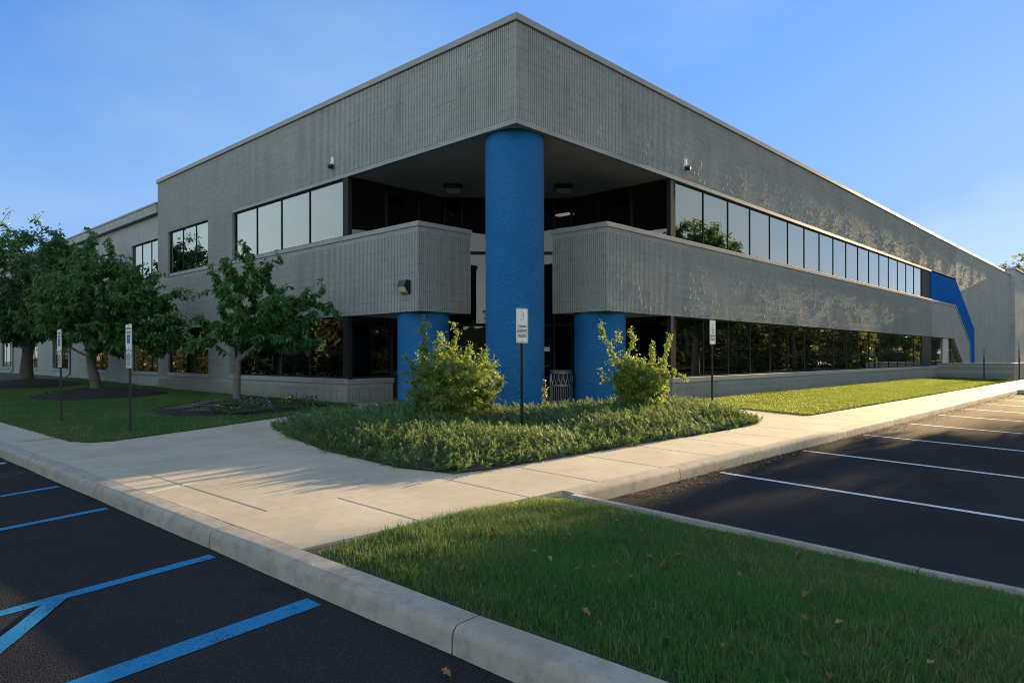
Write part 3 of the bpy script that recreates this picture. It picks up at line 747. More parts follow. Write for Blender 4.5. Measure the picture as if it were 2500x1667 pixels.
# ---- recessed corner: glass walls (two legs and a chamfer)
def glass_wall(p0, p1, z0, z1, bars, hbars=(), name='recess_glazing', fr=.06):
    """vertical glass wall between two plan points; bars: mullion positions 0..1"""
    p0 = Vector((*p0, 0)); p1 = Vector((*p1, 0)); d = (p1 - p0); L = d.length; d.normalize(); n = Vector((d.y, -d.x, 0))
    m = MB()
    def bar(a, b, za, zb, th=.07):
        q = [p0 + d * a - n * .012, p0 + d * b - n * .012, p0 + d * b + n * th, p0 + d * a + n * th]
        m.prism([(v.x, v.y, za) for v in q], (0, 0, zb - za))
    cuts = [0] + [t * L for t in bars] + [L]
    for c in cuts: bar(max(0, c - fr / 2), min(L, c + fr / 2), z0, z1)
    hz = [z0, z1] + list(hbars)
    for a_, b_ in zip(cuts[:-1], cuts[1:]):
        bar(a_ + fr / 2, b_ - fr / 2, z0, z0 + .06, .066); bar(a_ + fr / 2, b_ - fr / 2, z1 - .06, z1, .066)
        for h in hbars: bar(a_ + fr / 2, b_ - fr / 2, h - .04, h + .04, .066)
    w = m.build(name, 'bronze_frame', B)
    for a_, b_ in zip(cuts[:-1], cuts[1:]):
        zs = [z0 + .06] + [x for h in sorted(hbars) for x in (h - .04, h + .04)] + [z1 - .06]
        for za, zb in zip(zs[::2], zs[1::2]):
            g = MB(); q = [p0 + d * (a_ + fr / 2), p0 + d * (b_ - fr / 2), p0 + d * (b_ - fr / 2) + n * .008, p0 + d * (a_ + fr / 2) + n * .008]
            g.prism([(v.x, v.y, za) for v in q], (0, 0, zb - za)); g.build('pane', 'tinted_glass', w)
    return w
glass_wall((.1, 6.1), (3.42, 6.1), ZC1 - .3, ZU1 + .02, [.36, .70])
glass_wall((3.42, 6.1), (6.1, 3.42), ZB, ZU1 + .02, [.14, .335, .665, .86], hbars=(2.45, 4.58), name='entrance_glazing')
glass_wall((6.1, 3.42), (6.1, .1), ZC1 - .3, ZU1 + .02, [.30, .64])
glass_wall((.1, 6.12), (1.46, 6.12), ZSILL1, ZSP0 + .2, [])
glass_wall((1.46, 6.11), (3.40, 6.11), ZB, ZSP0 + .6, [.5], hbars=(2.45,))
glass_wall((6.12, 1.46), (6.12, .1), ZSILL1, ZSP0 + .2, [])
glass_wall((6.11, 3.40), (6.11, 1.46), ZB, ZSP0 + .6, [.5], hbars=(2.45,))
m = MB(); m.box((.3, 6.13, ZSP0 + .15), (3.45, 6.3, ZC1 - .25)); m.build('spandrel_panel', 'bronze_frame', B)
m = MB(); m.box((6.13, .3, ZSP0 + .15), (6.3, 3.45, ZC1 - .25)); m.build('spandrel_panel', 'bronze_frame', B)
# notice plate on the entrance glass
nm_ = Vector((-.7071, -.7071, 0)); dd = Vector((.7071, -.7071, 0)); c0 = Vector((4.76, 4.76, 0)) + dd * 1.10 + nm_ * .03
m = MB(); q = [c0 - dd * .13, c0 + dd * .13, c0 + dd * .13 + nm_ * .01, c0 - dd * .13 + nm_ * .01]; m.prism([(v.x, v.y, 1.66) for v in q], (0, 0, .13))
m.build('door_notice', 'white_plastic', B)
# ---- blue columns
def column(cx, cy, r, z0, z1):
    m = MB(); n = 64; m.lathe([(r, z) for z in np.linspace(z0, z1, 12)], (cx, cy, 0), n); return m.build('column', 'blue_stucco', B, smooth=True)
column(.745, .745, .632, .1, ZU1 + .05); column(.725, 3.80, .632, .1, ZSP0 + .02); column(3.80, .725, .632, .1, ZSP0 + .02)
# ---- interior ceiling lights seen through the upper glass
for (x, y) in ((7.3, 2.6), (8.3, 5.5)):
    e = empty('office_light', (x, y, 6.36)); tag(e, 'lit fluorescent ceiling light inside, nearer the right ribbon window' if y < 3 else 'lit fluorescent ceiling light inside, beside the tall blue column', 'ceiling light', 'ceiling lights inside the upper floor')
    m = MB(); m.box((-.20, -.36, .0), (.20, .36, .06)); m.build('frame', 'white_plastic', e)
    m = MB(); m.box((-.17, -.33, -.012), (.17, .33, -.001)); m.build('diffuser', 'fluorescent', e)

# ------------------------------------------------------------------ fixtures on the building
def security_camera(loc, rz, label):
    e = empty('security_camera', loc, rz); tag(e, label, 'security camera', 'security cameras on the upper wall')
    m = MB(); m.box((-.035, -.06, .02), (.035, -.002, .22)); m.build('bracket', 'white_plastic', e, bevel=.006)
    m = MB(); m.lathe([(.001, -.10), (.045, -.09), (.075, -.055), (.082, -.01), (.07, .02), (.03, .03)], (0, -.10, 0), 20); m.build('dome', 'black_metal', e, smooth=True)
    m = MB(); m.tube([(0, -.03, .08), (0, -.09, .07), (0, -.10, .02)], .022, 8); m.build('arm', 'white_plastic', e)
security_camera((6.68, -.004, 6.60), 0, 'dome security camera on the wall above the right ribbon window')
security_camera((-.004, 6.62, 6.58), -math.pi / 2, 'dome security camera on the wall above the left ribbon window')
e = empty('wall_lamp', (-.004, 3.52, 2.98), -math.pi / 2); tag(e, 'black wedge wall lamp with amber lens on the left balcony wall', 'wall lamp')
m = MB(); m.prism([(-.14, -.001, .0), (-.14, -.001, .32), (-.14, -.13, .32), (-.14, -.19, .17), (-.14, -.15, .165), (-.14, -.05, .0)], (.03, 0, 0)); m.prism([(.11, -.001, .0), (.11, -.001, .32), (.11, -.13, .32), (.11, -.19, .17), (.11, -.15, .165), (.11, -.05, .0)], (.03, 0, 0))
m.prism([(-.11, -.001, .175), (-.11, -.001, .318), (-.11, -.128, .318), (-.11, -.187, .175)], (.22, 0, 0)); m.build('housing', 'black_metal', e)
m = MB(); m.prism([(-.11, -.02, .01), (-.11, -.02, .172), (-.11, -.17, .172), (-.11, -.14, .05), (-.11, -.06, .01)], (.22, 0, 0)); m.build('lens', 'lamp_lens', e)
for i, (x, y) in enumerate(((2.62, 4.80), (4.72, 2.62))):
    e = empty('canopy_light', (x, y, ZU1 + .03), math.pi / 4); tag(e, ['square dark canopy light under the soffit, behind the left balcony', 'square dark canopy light under the soffit, just past the tall blue column'][i], 'canopy light', 'canopy lights under the entrance soffit')
    m = MB(); m.add([(-.2, -.2, 0), (.2, -.2, 0), (.2, .2, 0), (-.2, .2, 0), (-.25, -.25, -.06), (.25, -.25, -.06), (.25, .25, -.06), (-.25, .25, -.06), (-.25, -.25, -.14), (.25, -.25, -.14), (.25, .25, -.14), (-.25, .25, -.14)],
                    [(0, 1, 5, 4), (1, 2, 6, 5), (2, 3, 7, 6), (3, 0, 4, 7), (4, 5, 9, 8), (5, 6, 10, 9), (6, 7, 11, 10), (7, 4, 8, 11), (3, 2, 1, 0), (8, 9, 10, 11)]); m.build('housing', 'black_metal', e)
    m = MB(); m.add([(-.24, -.24, -.141), (.24, -.24, -.141), (.24, .24, -.141), (-.24, .24, -.141), (-.15, -.15, -.25), (.15, -.15, -.25), (.15, .15, -.25), (-.15, .15, -.25)],
                    [(0, 1, 5, 4), (1, 2, 6, 5), (2, 3, 7, 6), (3, 0, 4, 7), (4, 5, 6, 7)]); m.build('lens', 'lens_grey', e)

# ------------------------------------------------------------------ low wall round the service ramp
e = empty('low_wall', (35.3, -3.6, .1)); tag(e, 'low grey block wall with dark coping around the service ramp at the end of the lawn', 'wall')
m = MB(); m.box((0, 0, 0), (.2, 3.59, .93)); m.box((.2, 0, 0), (24, .2, .93)); m.build('wall', 'plain_block_R', e)
m = MB(); m.prism([(-.03, -.03, .93), (24, -.03, .93), (24, .23, .93), (.23, .23, .93), (.23, 3.58, .93), (-.03, 3.58, .93)], (0, 0, .07)); m.build('coping', 'cap_metal', e)

# ------------------------------------------------------------------ signs
def plate_outline(w, h, r, n=5):
    pts = []
    for cx, cy, a0 in ((w / 2 - r, h / 2 - r, 0), (-w / 2 + r, h / 2 - r, 90), (-w / 2 + r, -h / 2 + r, 180), (w / 2 - r, -h / 2 + r, 270)):
        for k in range(n + 1):
            a = math.radians(a0 + 90 * k / n); pts.append((cx + r * math.cos(a), cy + r * math.sin(a)))
    return pts
def flat_sign(name, w, h, parent, mat='sign_white', r=.03):
    m = MB(); m.prism([(x, 0, z) for x, z in plate_outline(w, h, r)], (0, .004, 0)); return m.build(name, mat, parent)
def border(w, h, r, t, parent, mat='sign_black'):
    a_ = plate_outline(w, h, r); b_ = plate_outline(w - 2 * t, h - 2 * t, max(.004, r - t)); n = len(a_)
    m = MB(); m.add([(x, -.0012, z) for x, z in a_] + [(x, -.0012, z) for x, z in b_], [(i, (i + 1) % n, n + (i + 1) % n, n + i) for i in range(n)]); return m.build('border', mat, parent)
def lettering(body, size, x, z, parent, mat='sign_black', xs=.8, maxw=None):
    me = text_mesh(body, size, xs=xs)
    if maxw:
        w = max(v.co.x for v in me.vertices) - min(v.co.x for v in me.vertices)
        if w > maxw: me.transform(Matrix.Diagonal((maxw / w, 1, 1, 1)))
    o = link('lettering', me, mat, parent); o.rotation_euler = (math.pi / 2, 0, 0); o.location = (x, -.0018, z); return o
def u_post(h, parent, mat, z0=-.3):
    # flanged U-channel post
    m = MB(); s = .030
    prof = [(-s, .0), (-s * .55, .0), (-s * .40, .026), (s * .40, .026), (s * .55, .0), (s, .0), (s, .006), (s * .62, .006), (s * .46, .032), (-s * .46, .032), (-s * .62, .006), (-s, .006)]
    m.prism([(x, y, z0) for x, y in prof], (0, 0, h - z0)); return m.build('post', mat, parent)
def apple_logo(parent, z, s):
    # round swoosh with a leaf on top and letters inside
    m = MB(); n = 22; outer = []; inner = []
    for k in range(n + 1):
        a = math.radians(100 - 250 * k / n); t = .20 * math.sin(math.pi * k / n) + .015
        outer.append((math.cos(a) * s, math.sin(a) * s)); inner.append((math.cos(a) * s * (1 - t) - .02 * s, math.sin(a) * s * (1 - t)))
    m.add([(x, -.0016, zz) for x, zz in outer] + [(x, -.0016, zz) for x, zz in inner], [(i, i + 1, n + 2 + i, n + 1 + i) for i in range(n)])
    lf = [(-.55, 1.05), (-.3, 1.38), (.05, 1.30), (.0, 1.08), (-.25, .98)]
    m.add([(x * s, -.0016, zz * s) for x, zz in lf], [tuple(range(5))])
    o = m.build('emblem', 'sign_black', parent); o.location = (0, 0, z)
    lettering('ACT', s * .62, -.12 * s, z, parent, xs=.8)
def reserved_sign(loc, rz, h, names, label, lean=0., post='green_post', k=1.0):
    e = empty('parking_sign', loc, rz); tag(e, label, 'sign', 'reserved parking signs on green posts'); e.rotation_euler = (lean, lean * .4, rz)
    u_post(h - .02, e, post)
    w, hh = .30 * k, .60 * k
    s = flat_sign('sign_plate', w, hh, e); s.location = (0, -.006, h - hh / 2)
    border(w - .022, hh - .022, .024, .006, s)
    apple_logo(s, hh * .5 - .115 * k, .048 * k)
    m = MB()
    for q in range(9): m.box((-.052 * k + q * .0118 * k, -.0014, hh * .5 - .198 * k), (-.052 * k + q * .0118 * k + .008 * k, -.0006, hh * .5 - .189 * k))
    m.build('caption', 'sign_black', s)
    if len(names) == 1:
        lettering(names[0], .088 * k, 0, -.010 * k, s, xs=.72, maxw=.215 * k); lettering('RESERVED', .084 * k, 0, -.095 * k, s, xs=.68, maxw=.245 * k); lettering('PARKING', .084 * k, 0, -.180 * k, s, xs=.68, maxw=.215 * k)
    else:
        lettering(names[0], .062 * k, 0, .056 * k, s, xs=.75, maxw=.13 * k); lettering(names[1], .062 * k, 0, -.012 * k, s, xs=.75, maxw=.10 * k)
        lettering('RESERVED', .084 * k, 0, -.095 * k, s, xs=.68, maxw=.245 * k); lettering('PARKING', .084 * k, 0, -.180 * k, s, xs=.68, maxw=.215 * k)
    for zz in (hh * .5 - .035 * k, -hh * .5 + .045 * k):
        m = MB(); m.lathe([(.009, .0), (.009, .004), (.002, .006)], (0, 0, 0), 10); b_ = m.build('bolt', 'galvanised', s); b_.rotation_euler = (math.pi / 2, 0, 0); b_.location = (0, -.001, zz)
    return e
zA = float(g_walk(-1.85, -1.83))
reserved_sign((-1.85, -1.83, zA), 0, 2.29 - zA, ['Customer'], 'white Customer reserved parking sign on a green post in the juniper bed', lean=0.0, k=.94)
zA = float(g_walk(5.82, -1.25))
reserved_sign((5.82, -1.25, zA), 0, 2.40 - zA, ['David', 'Neff'], 'white reserved parking sign with a two-line name, on a green post by the right lawn', k=1.0)

def wheelchair(parent, z, s):
    # the access symbol: seated figure on a wheel
    m = MB(); y = -.0026
    def poly(pts): m.add([(x * s, y, zz * s) for x, zz in pts], [tuple(range(len(pts)))])
    def stroke(pts, w):
        for (x0, z0), (x1, z1) in zip(pts[:-1], pts[1:]):
            d = Vector((x1 - x0, z1 - z0)).normalized(); nx, nz = -d.y * w / 2, d.x * w / 2; ex, ez = d.x * w / 2, d.y * w / 2
            poly([(x0 + nx - ex, z0 + nz - ez), (x1 + nx + ex, z1 + nz + ez), (x1 - nx + ex, z1 - nz + ez), (x0 - nx - ex, z0 - nz - ez)])
    poly([(-.12 + .11 * math.cos(a), .78 + .11 * math.sin(a)) for a in np.linspace(0, 2 * math.pi, 13)[:-1]])
    stroke([(-.12, .62), (-.08, .05), (.35, .05), (.55, -.55), (.72, -.48)], .13); stroke([(-.10, .35), (.30, .35)], .11)
    stroke([(-.05 + .48 * math.cos(a), -.32 + .48 * math.sin(a)) for a in np.linspace(math.radians(125), math.radians(345), 12)], .11)
    o = m.build('access_symbol', 'sign_white', parent); o.location = (0, 0, z)
def disabled_sign(loc, label, lean, h):
    e = empty('accessible_parking_sign', loc, -math.pi / 2); tag(e, label, 'sign', 'accessible parking signs on the shaded lawn'); e.rotation_euler = (0, lean, -math.pi / 2)
    u_post(h - .03, e, 'brown_post')
    s = flat_sign('sign_plate', .305, .457, e); s.location = (0, -.006, h - .2285)
    border(.29, .442, .024, .005, s, 'sign_green')
    lettering('RESERVED', .055, 0, .150, s, 'sign_green', .9, .24); lettering('PARKING', .055, 0, .085, s, 'sign_green', .9, .20)
    m = MB(); m.box((-.072, -.0022, -.105), (.072, -.0008, .045)); m.build('symbol_panel', 'sign_blue', s)
    wheelchair(s, -.035, .068)
    p_ = flat_sign('penalty_plate', .254, .305, e, r=.02); p_.location = (0, -.006, h - .457 - .006 - .1525)
    border(.242, .293, .016, .004, p_)
    for k, (t, w) in enumerate((('PENALTY', .13), ('$250 FIRST OFFENSE', .20), ('SUBSEQUENT OFFENSES', .20), ('$250 MINIMUM AND/OR', .20), ('UP TO 90 DAYS', .16), ('COMMUNITY SERVICE', .19), ('TOW-AWAY ZONE', .17))):
        lettering(t, .030, 0, .105 - .036 * k, p_, 'sign_black', .8, w)
    for zz in (.205, -.195):
        m = MB(); m.lathe([(.010, .0), (.010, .004), (.002, .006)], (0, 0, 0), 10); b_ = m.build('bolt', 'black_metal', s); b_.rotation_euler = (math.pi / 2, 0, 0); b_.location = (0, -.001, zz)
disabled_sign((-5.95, 3.71, float(g_walk(-5.95, 3.71))), 'accessible parking sign on the lawn, the one nearer the entrance walk', -.012, 1.90)
disabled_sign((-6.22, 6.86, float(g_walk(-6.22, 6.86))), 'accessible parking sign on the lawn, the one farther from the entrance walk', -.045, 1.90)
# two posts with signs seen nearly edge-on, before the low wall
for i, (x, y) in enumerate(((33.3, -2.55), (36.0, -3.72))):
    zz = float(g_walk(x, y)) if i == 0 else .2
    e = empty('sign_post', (x, y, zz), math.radians(200)); tag(e, ['dark sign post on the lit lawn before the low wall, the left of the pair', 'dark sign post beside the low wall corner, the right of the pair'][i], 'sign', 'thin sign posts by the low wall')
    m = MB(); m.box((-.03, -.03, -.2), (.03, .03, 1.2)); m.build('post', 'green_post', e)
    m = MB(); m.box((-.015, -.045, 1.18), (.0, .02, 1.95)); s = m.build('sign_plate', 'galvanised', e)
    m = MB()
    for q in range(4): m.box((-.03, -.05, 1.25 + .1 * q), (.02, .03, 1.29 + .1 * q))
    m.build('bracket', 'black_metal', e)

# ------------------------------------------------------------------ litter bin
e = empty('litter_bin', (3.15, 1.42, .28)); tag(e, 'silver metal litter bin with arched lattice and slatted sides between the blue columns', 'litter bin')
m = MB(); R_ = .272
m.lathe([(R_ - .012, .80), (R_ + .012, .80), (R_ + .014, .83), (R_, .84), (R_, .87), (R_ + .012, .885), (R_ - .02, .90)], (0, 0, 0), 40); m.build('rim', 'galvanised', e, smooth=True)
m = MB(); m.lathe([(R_ - .005, .50), (R_ + .004, .50), (R_ + .004, .545), (R_ - .005, .545)], (0, 0, 0), 40); m.lathe([(R_ - .005, .095), (R_ + .006, .095), (R_ + .006, .14), (R_ - .005, .14)], (0, 0, 0), 40); m.build('band', 'galvanised', e)
m = MB(); ns = 30
for k in range(ns):
    a = 2 * math.pi * k / ns; m.tube([(R_ * math.cos(a), R_ * math.sin(a), .13), (R_ * math.cos(a), R_ * math.sin(a), .51)], .011, 6)
m.build('slats', 'galvanised', e)
m = MB(); na = 15
for k in range(na):
    for sg in (1, -1):
        pts = []
        for t in np.linspace(0, 1, 9):
            a = 2 * math.pi * (k + sg * (.5 * (1 - (1 - t) ** 1.8))) / na; pts.append((R_ * math.cos(a), R_ * math.sin(a), .54 + .255 * t))
        m.tube(pts, .010, 6)
m.build('lattice', 'galvanised', e)
m = MB(); m.lathe([(R_ - .03, .10), (R_ - .03, .80)], (0, 0, 0), 32); m.build('liner', 'black_metal', e)
m = MB(); m.lathe([(R_ - .06, .0), (R_ - .05, .09)], (0, 0, 0), 32); m.build('base', 'galvanised', e)

# ------------------------------------------------------------------ vegetation builders
def leaf_mesh(name, P0, D, U, L, Wd, mat, parent, tint, droop=.25, fold=.25):
    """kite shaped folded leaves. P0 base points, D direction, U approx normal, L length, Wd width"""
    n = len(P0); D = D / np.linalg.norm(D, axis=1, keepdims=True)
    Sd = np.cross(D, U); Sd /= (np.linalg.norm(Sd, axis=1, keepdims=True) + 1e-9); N = np.cross(Sd, D)
    L = np.broadcast_to(np.asarray(L, float), (n,))[:, None]; Wd = np.broadcast_to(np.asarray(Wd, float), (n,))[:, None]
    dz = np.array([0, 0, -1.0])[None]
    mid = P0 + D * L * .45 + dz * L * droop * .12
    tip = P0 + D * L + dz * L * droop
    lf = mid + Sd * Wd * .5 + N * Wd * fold; rt = mid - Sd * Wd * .5 + N * Wd * fold
    V = np.stack([P0, lf, mid, rt, tip], 1).reshape(-1, 3)
    b = np.arange(n)[:, None] * 5
    F = np.concatenate([b + [[0, 2, 1]], b + [[1, 2, 4]], b + [[0, 3, 2]], b + [[2, 3, 4]]])
    return link(name, npmesh(name, V, F, np.repeat(tint, 5)), mat, parent)
def rand_dirs(n, up=0.):
    v = rng.normal(size=(n, 3)); v[:, 2] += up; return v / np.linalg.norm(v, axis=1, keepdims=True)

def skeleton(roots, targets, step=.28, sag=.06, seed=1):
    """roots: list of polylines [(pt)...] already placed; targets sorted outwards; returns nodes, parent"""
    r = random.Random(seed)
    nodes = []; par = []
    for pl in roots:
        prev = pl[0] if isinstance(pl[0], int) else -1
        for p in pl:
            if isinstance(p, int): continue
            nodes.append(np.array(p, float)); par.append(prev); prev = len(nodes) - 1
    return nodes, par
def grow_tree(name, loc, trunk, limbs, targets, trunk_r, tip_r, bark, leaf_kw, label, cat, group=None, seed=3, min_connect=0):
    """trunk: list of local points; limbs: list of lists of local points starting at trunk top; targets (n,3) local twig ends"""
    e = empty(name, loc); tag(e, label, cat, group)
    nodes = [np.array(p, float) for p in trunk]; par = [-1] + list(range(len(trunk) - 1)); ntr = len(nodes)
    for lb in limbs:
        prev = ntr - 1
        for p in lb:
            nodes.append(np.array(p, float)); par.append(prev); prev = len(nodes) - 1
    top = nodes[ntr - 1]
    targets = targets[np.argsort(np.linalg.norm(targets - top, axis=1))]
    tips = []
    for t in targets:
        A = np.array(nodes[min_connect or ntr - 1:]); dist = np.linalg.norm(A - t, axis=1)
        # prefer nodes that are lower/inner, so that twigs grow outwards
        rad = np.linalg.norm(A - top, axis=1); rt = np.linalg.norm(t - top)
        cost = dist + .6 * np.maximum(0, rad - rt + .1)
        j = int(np.argmin(cost)) + (min_connect or ntr - 1); p = nodes[j]; L = np.linalg.norm(t - p)
        k = max(2, int(L / .22)); prev = j
        side = rng.normal(size=3) * .07 * L; side[2] += .10 * L
        for q in range(1, k + 1):
            s = q / k; pt = p + (t - p) * s + side * math.sin(math.pi * s)
            nodes.append(pt); par.append(prev); prev = len(nodes) - 1
        tips.append(prev)
    n = len(nodes); w = np.zeros(n)
    for t in tips: w[t] += 1
    for i in range(n - 1, 0, -1):
        if par[i] >= 0: w[par[i]] += w[i]
    w = np.maximum(w, 1)
    rad = tip_r * w ** .44; rad *= trunk_r / rad[ntr - 1] if rad[ntr - 1] > trunk_r * .2 else 1; rad = np.maximum(rad, tip_r * .8)
    for i in range(ntr): rad[i] = trunk_r * (1.0 + .45 * max(0, 1 - i / 1.6) + .0)
    ch = {}
    for i, p in enumerate(par):
        if p >= 0: ch.setdefault(p, []).append(i)
    m = MB(); mt = MB()
    m.tube([tuple(nodes[i]) for i in range(ntr)], [rad[i] for i in range(ntr)], 14)
    stack = [(ntr - 1, c) for c in ch.get(ntr - 1, [])]
    while stack:
        p, c = stack.pop(); path = [p, c]
        while True:
            kids = ch.get(path[-1], [])
            if not kids: break
            kids = sorted(kids, key=lambda q: -w[q])
            for q in kids[1:]: stack.append((path[-1], q))
            path.append(kids[0])
        rr = [rad[i] for i in path]; rr[0] = min(rr[0], rr[1] * 1.15)
        big = rr[1] > .012
        m.tube([tuple(nodes[i]) for i in path], rr, 8 if big else 4, False)
    tr = m.build('trunk', bark, e, smooth=True)
    # leaves along the last stretch of every twig
    P0 = []; D = []
    per = leaf_kw['per']; back = leaf_kw.get('back', 3)
    for t in tips:
        chain = [t]
        while len(chain) < back + 1 and par[chain[-1]] >= ntr: chain.append(par[chain[-1]])
        pts = [nodes[i] for i in chain]
        for q in range(per):
            s = rng.random() ** .8 * (len(pts) - 1); i = min(int(s), len(pts) - 2) if len(pts) > 1 else 0
            base = pts[i] + (pts[i + 1] - pts[i]) * (s - i) if len(pts) > 1 else pts[0]
            ax = pts[0] - pts[-1] if len(pts) > 1 else rng.normal(size=3); ax = ax / (np.linalg.norm(ax) + 1e-6)
            d = rng.normal(size=3); d = d - ax * (d @ ax) * .5 + ax * .7; d[2] += leaf_kw.get('dz', -.5); d /= np.linalg.norm(d)
            P0.append(base + rng.normal(size=3) * leaf_kw.get('scatter', .03)); D.append(d)
    P0 = np.array(P0); D = np.array(D); k = len(P0)
    U = rng.normal(size=(k, 3)) * .6; U[:, 2] += 1
    L = leaf_kw['len'] * rng.uniform(.6, 1.25, k)
    cl = fbm(P0[:, 0] * 1.6 + 9, P0[:, 2] * 1.6 + P0[:, 1], 5)
    tint = np.clip(rng.normal(.32, .20, k) + (cl - .47) * .7, 0, 1); tint[rng.random(k) < leaf_kw.get('odd', .02)] = .95
    leaf_mesh('crown', P0, D, U, L, L * leaf_kw.get('wr', .5), leaf_kw['mat'], e, tint, leaf_kw.get('droop', .3))
    return e
def blob_points(blobs, n, shell=.55):
    """points spread through a union of ellipsoids (cx,cy,cz,rx,ry,rz), denser towards the outside"""
    out = []; vol = np.array([b[3] * b[4] * b[5] for b in blobs]); vol = vol ** .8; vol /= vol.sum()
    for b, k in zip(blobs, (vol * n).astype(int) + 1):
        d = rand_dirs(k); r = rng.uniform(shell ** 3, 1, k) ** (1 / 3)
        r *= rng.uniform(.8, 1.12, k)
        out.append(np.array(b[:3])[None] + d * r[:, None] * np.array(b[3:])[None])
    return np.concatenate(out)

# camera-view basis, only used to lay out crown shapes from their measured breadth (right, away, up)
Rv = np.array([.6853, -.7283, 0]); Fv = np.array([.7283, .6853, 0])
def lf(lat, dep, z): return tuple(Rv * lat + Fv * dep + np.array([0, 0, z]))
def eb(lat, dep, z, rl, rz): return (*lf(lat, dep, z), rl, rl, rz)

# ------------------------------------------------------------------ mulch rings
def mulch_ring(c, rx, ry, h, label_kind='mulch_bed'):
    n, k = 40, 8; V = []; F = []
    for i in range(k + 1):
        r = i / k
        for j in range(n):
            a = 2 * math.pi * j / n; w = 1 + .16 * (fbm(math.cos(a) * 2 + c[0], math.sin(a) * 2 + c[1], 2) - .5)
            x = c[0] + math.cos(a) * rx * r * w; y = c[1] + math.sin(a) * ry * r * w
            V.append((x, y, float(g_walk(x, y)) + .02 + h * (1 - r ** 1.7) + .05 * (fbm(x * 3, y * 3, 8) - .5) * (1 - r) - (.05 if i == k else 0)))
    for i in range(k):
        for j in range(n): F.append((i * n + j, i * n + (j + 1) % n, (i + 1) * n + (j + 1) % n, (i + 1) * n + j))
    o = link('mulch_bed', npmesh('mulch_bed', np.array(V), np.array(F), smooth=True), 'mulch'); o['kind'] = 'structure'; return o
MUL = [((-2.45, 6.85), 2.0, 2.25, .20), ((-3.0, 15.6), 2.0, 2.2, .25), ((-3.2, 24.1), 2.1, 2.3, .28)]
for c, rx, ry, h in MUL: mulch_ring(c, rx, ry, h)
def mulch_chips():
    P0 = []
    for (c, rx, ry, h) in MUL[:2]:
        n = 1500; a = rng.uniform(0, 6.283, n); r = np.sqrt(rng.random(n)) * .97; x = c[0] + np.cos(a) * rx * r; y = c[1] + np.sin(a) * ry * r
        P0.append(np.stack([x, y, g_walk(x, y) + .028 + h * (1 - r ** 1.7)], -1))
    P0 = np.concatenate(P0); n = len(P0); D = rand_dirs(n); D[:, 2] *= .25
    U = np.tile([0, 0, 1.], (n, 1)) + rng.normal(size=(n, 3)) * .3
    o = leaf_mesh('mulch_chips', P0, D, U, rng.uniform(.04, .14, n), rng.uniform(.01, .03, n), 'mulch', None, rng.random(n), .0, .1); o['kind'] = 'stuff'
mulch_chips()

# ------------------------------------------------------------------ three ornamental trees on the shaded lawn
def tree_base(x, y, h): return (x, y, float(g_walk(x, y)) + h - .05)
T1 = tree_base(-2.3, 7.4, .19)
blobs = [eb(.55, 0, 2.30, 1.20, .80), eb(.05, .1, 3.15, .80, .65), eb(1.5, .1, 2.35, .75, .55), eb(-.75, 0, 1.75, .65, .5), eb(1.5, -.2, 1.55, .60, .35), eb(.55, -.1, 1.7, .8, .45)]
tg = np.concatenate([blob_points(blobs, 400, .3),
    np.array([lf(*p) for p in ((.05, 0, 4.0), (.25, 0, 3.85), (1.02, 0, 3.65), (1.1, 0, 3.5), (2.1, 0, 3.0), (2.15, 0, 2.75), (2.35, 0, 2.5), (2.5, 0, 2.2), (2.55, .1, 2.12), (2.0, -.1, 1.4), (1.75, 0, 1.25), (-1.1, 0, 1.3), (-1.45, 0, 1.25), (-1.3, 0, 1.7), (-.95, 0, 2.7))])])
grow_tree('cherry_tree', T1, [(0, 0, -.1), (.0, 0, .25), lf(.02, 0, .7), lf(.03, 0, 1.0)],
          [[lf(-.28, 0, 1.22), lf(-.62, 0, 1.5)], [lf(.12, .05, 1.4), lf(.28, .1, 1.9), lf(.35, 0, 2.4)], [lf(.35, -.1, 1.25), lf(.8, -.1, 1.5), lf(1.2, -.1, 1.75)]],
          tg, .075, .0042, 'bark_grey', dict(per=42, back=4, len=.12, wr=.58, mat='cherry_leaves', dz=-.7, droop=.32, scatter=.02, odd=.012),
          'small cherry tree with drooping leaves in front of the left ribbon windows', 'tree', 'ornamental trees on the left lawn')
T2 = tree_base(-3.04, 15.8, .24)
blobs = [eb(.2, 0, 3.1, 1.9, 1.5), eb(-1.0, .2, 2.5, 1.3, 1.1), eb(1.7, 0, 2.5, 1.2, 1.0), eb(2.3, -.3, 1.8, .9, .75), eb(.0, .1, 4.2, .8, .7), eb(.8, -.5, 1.7, 1.2, .6)]
tg = np.concatenate([blob_points(blobs, 760, .45), np.array([lf(*p) for p in ((-.35, 0, 5.3), (.0, 0, 5.1), (.5, 0, 4.9), (1.9, 0, 3.9), (2.2, 0, 3.7), (3.0, 0, 3.2), (3.2, 0, 2.9), (3.3, 0, 2.2), (3.1, -.2, 1.5))])])
grow_tree('cherry_tree', T2, [(0, 0, -.1), lf(-.05, 0, .35), lf(-.16, 0, .8), lf(-.2, 0, 1.05)],
          [[lf(-.7, 0, 1.3), lf(-1.2, 0, 1.55)], [lf(-.15, .1, 1.7), lf(.1, .1, 2.5)], [lf(.5, -.1, 1.5), lf(1.2, -.2, 1.9)], [lf(-.3, .5, 1.6), lf(-.5, .9, 2.2)]],
          tg, .135, .005, 'bark', dict(per=40, back=4, len=.14, wr=.58, mat='cherry_leaves', dz=-.5, droop=.3, scatter=.05, odd=.02),
          'broad dense tree with a dark lichen-spotted trunk, between the two other lawn trees', 'tree', 'ornamental trees on the left lawn')
T3 = tree_base(-3.2, 24.2, .27)
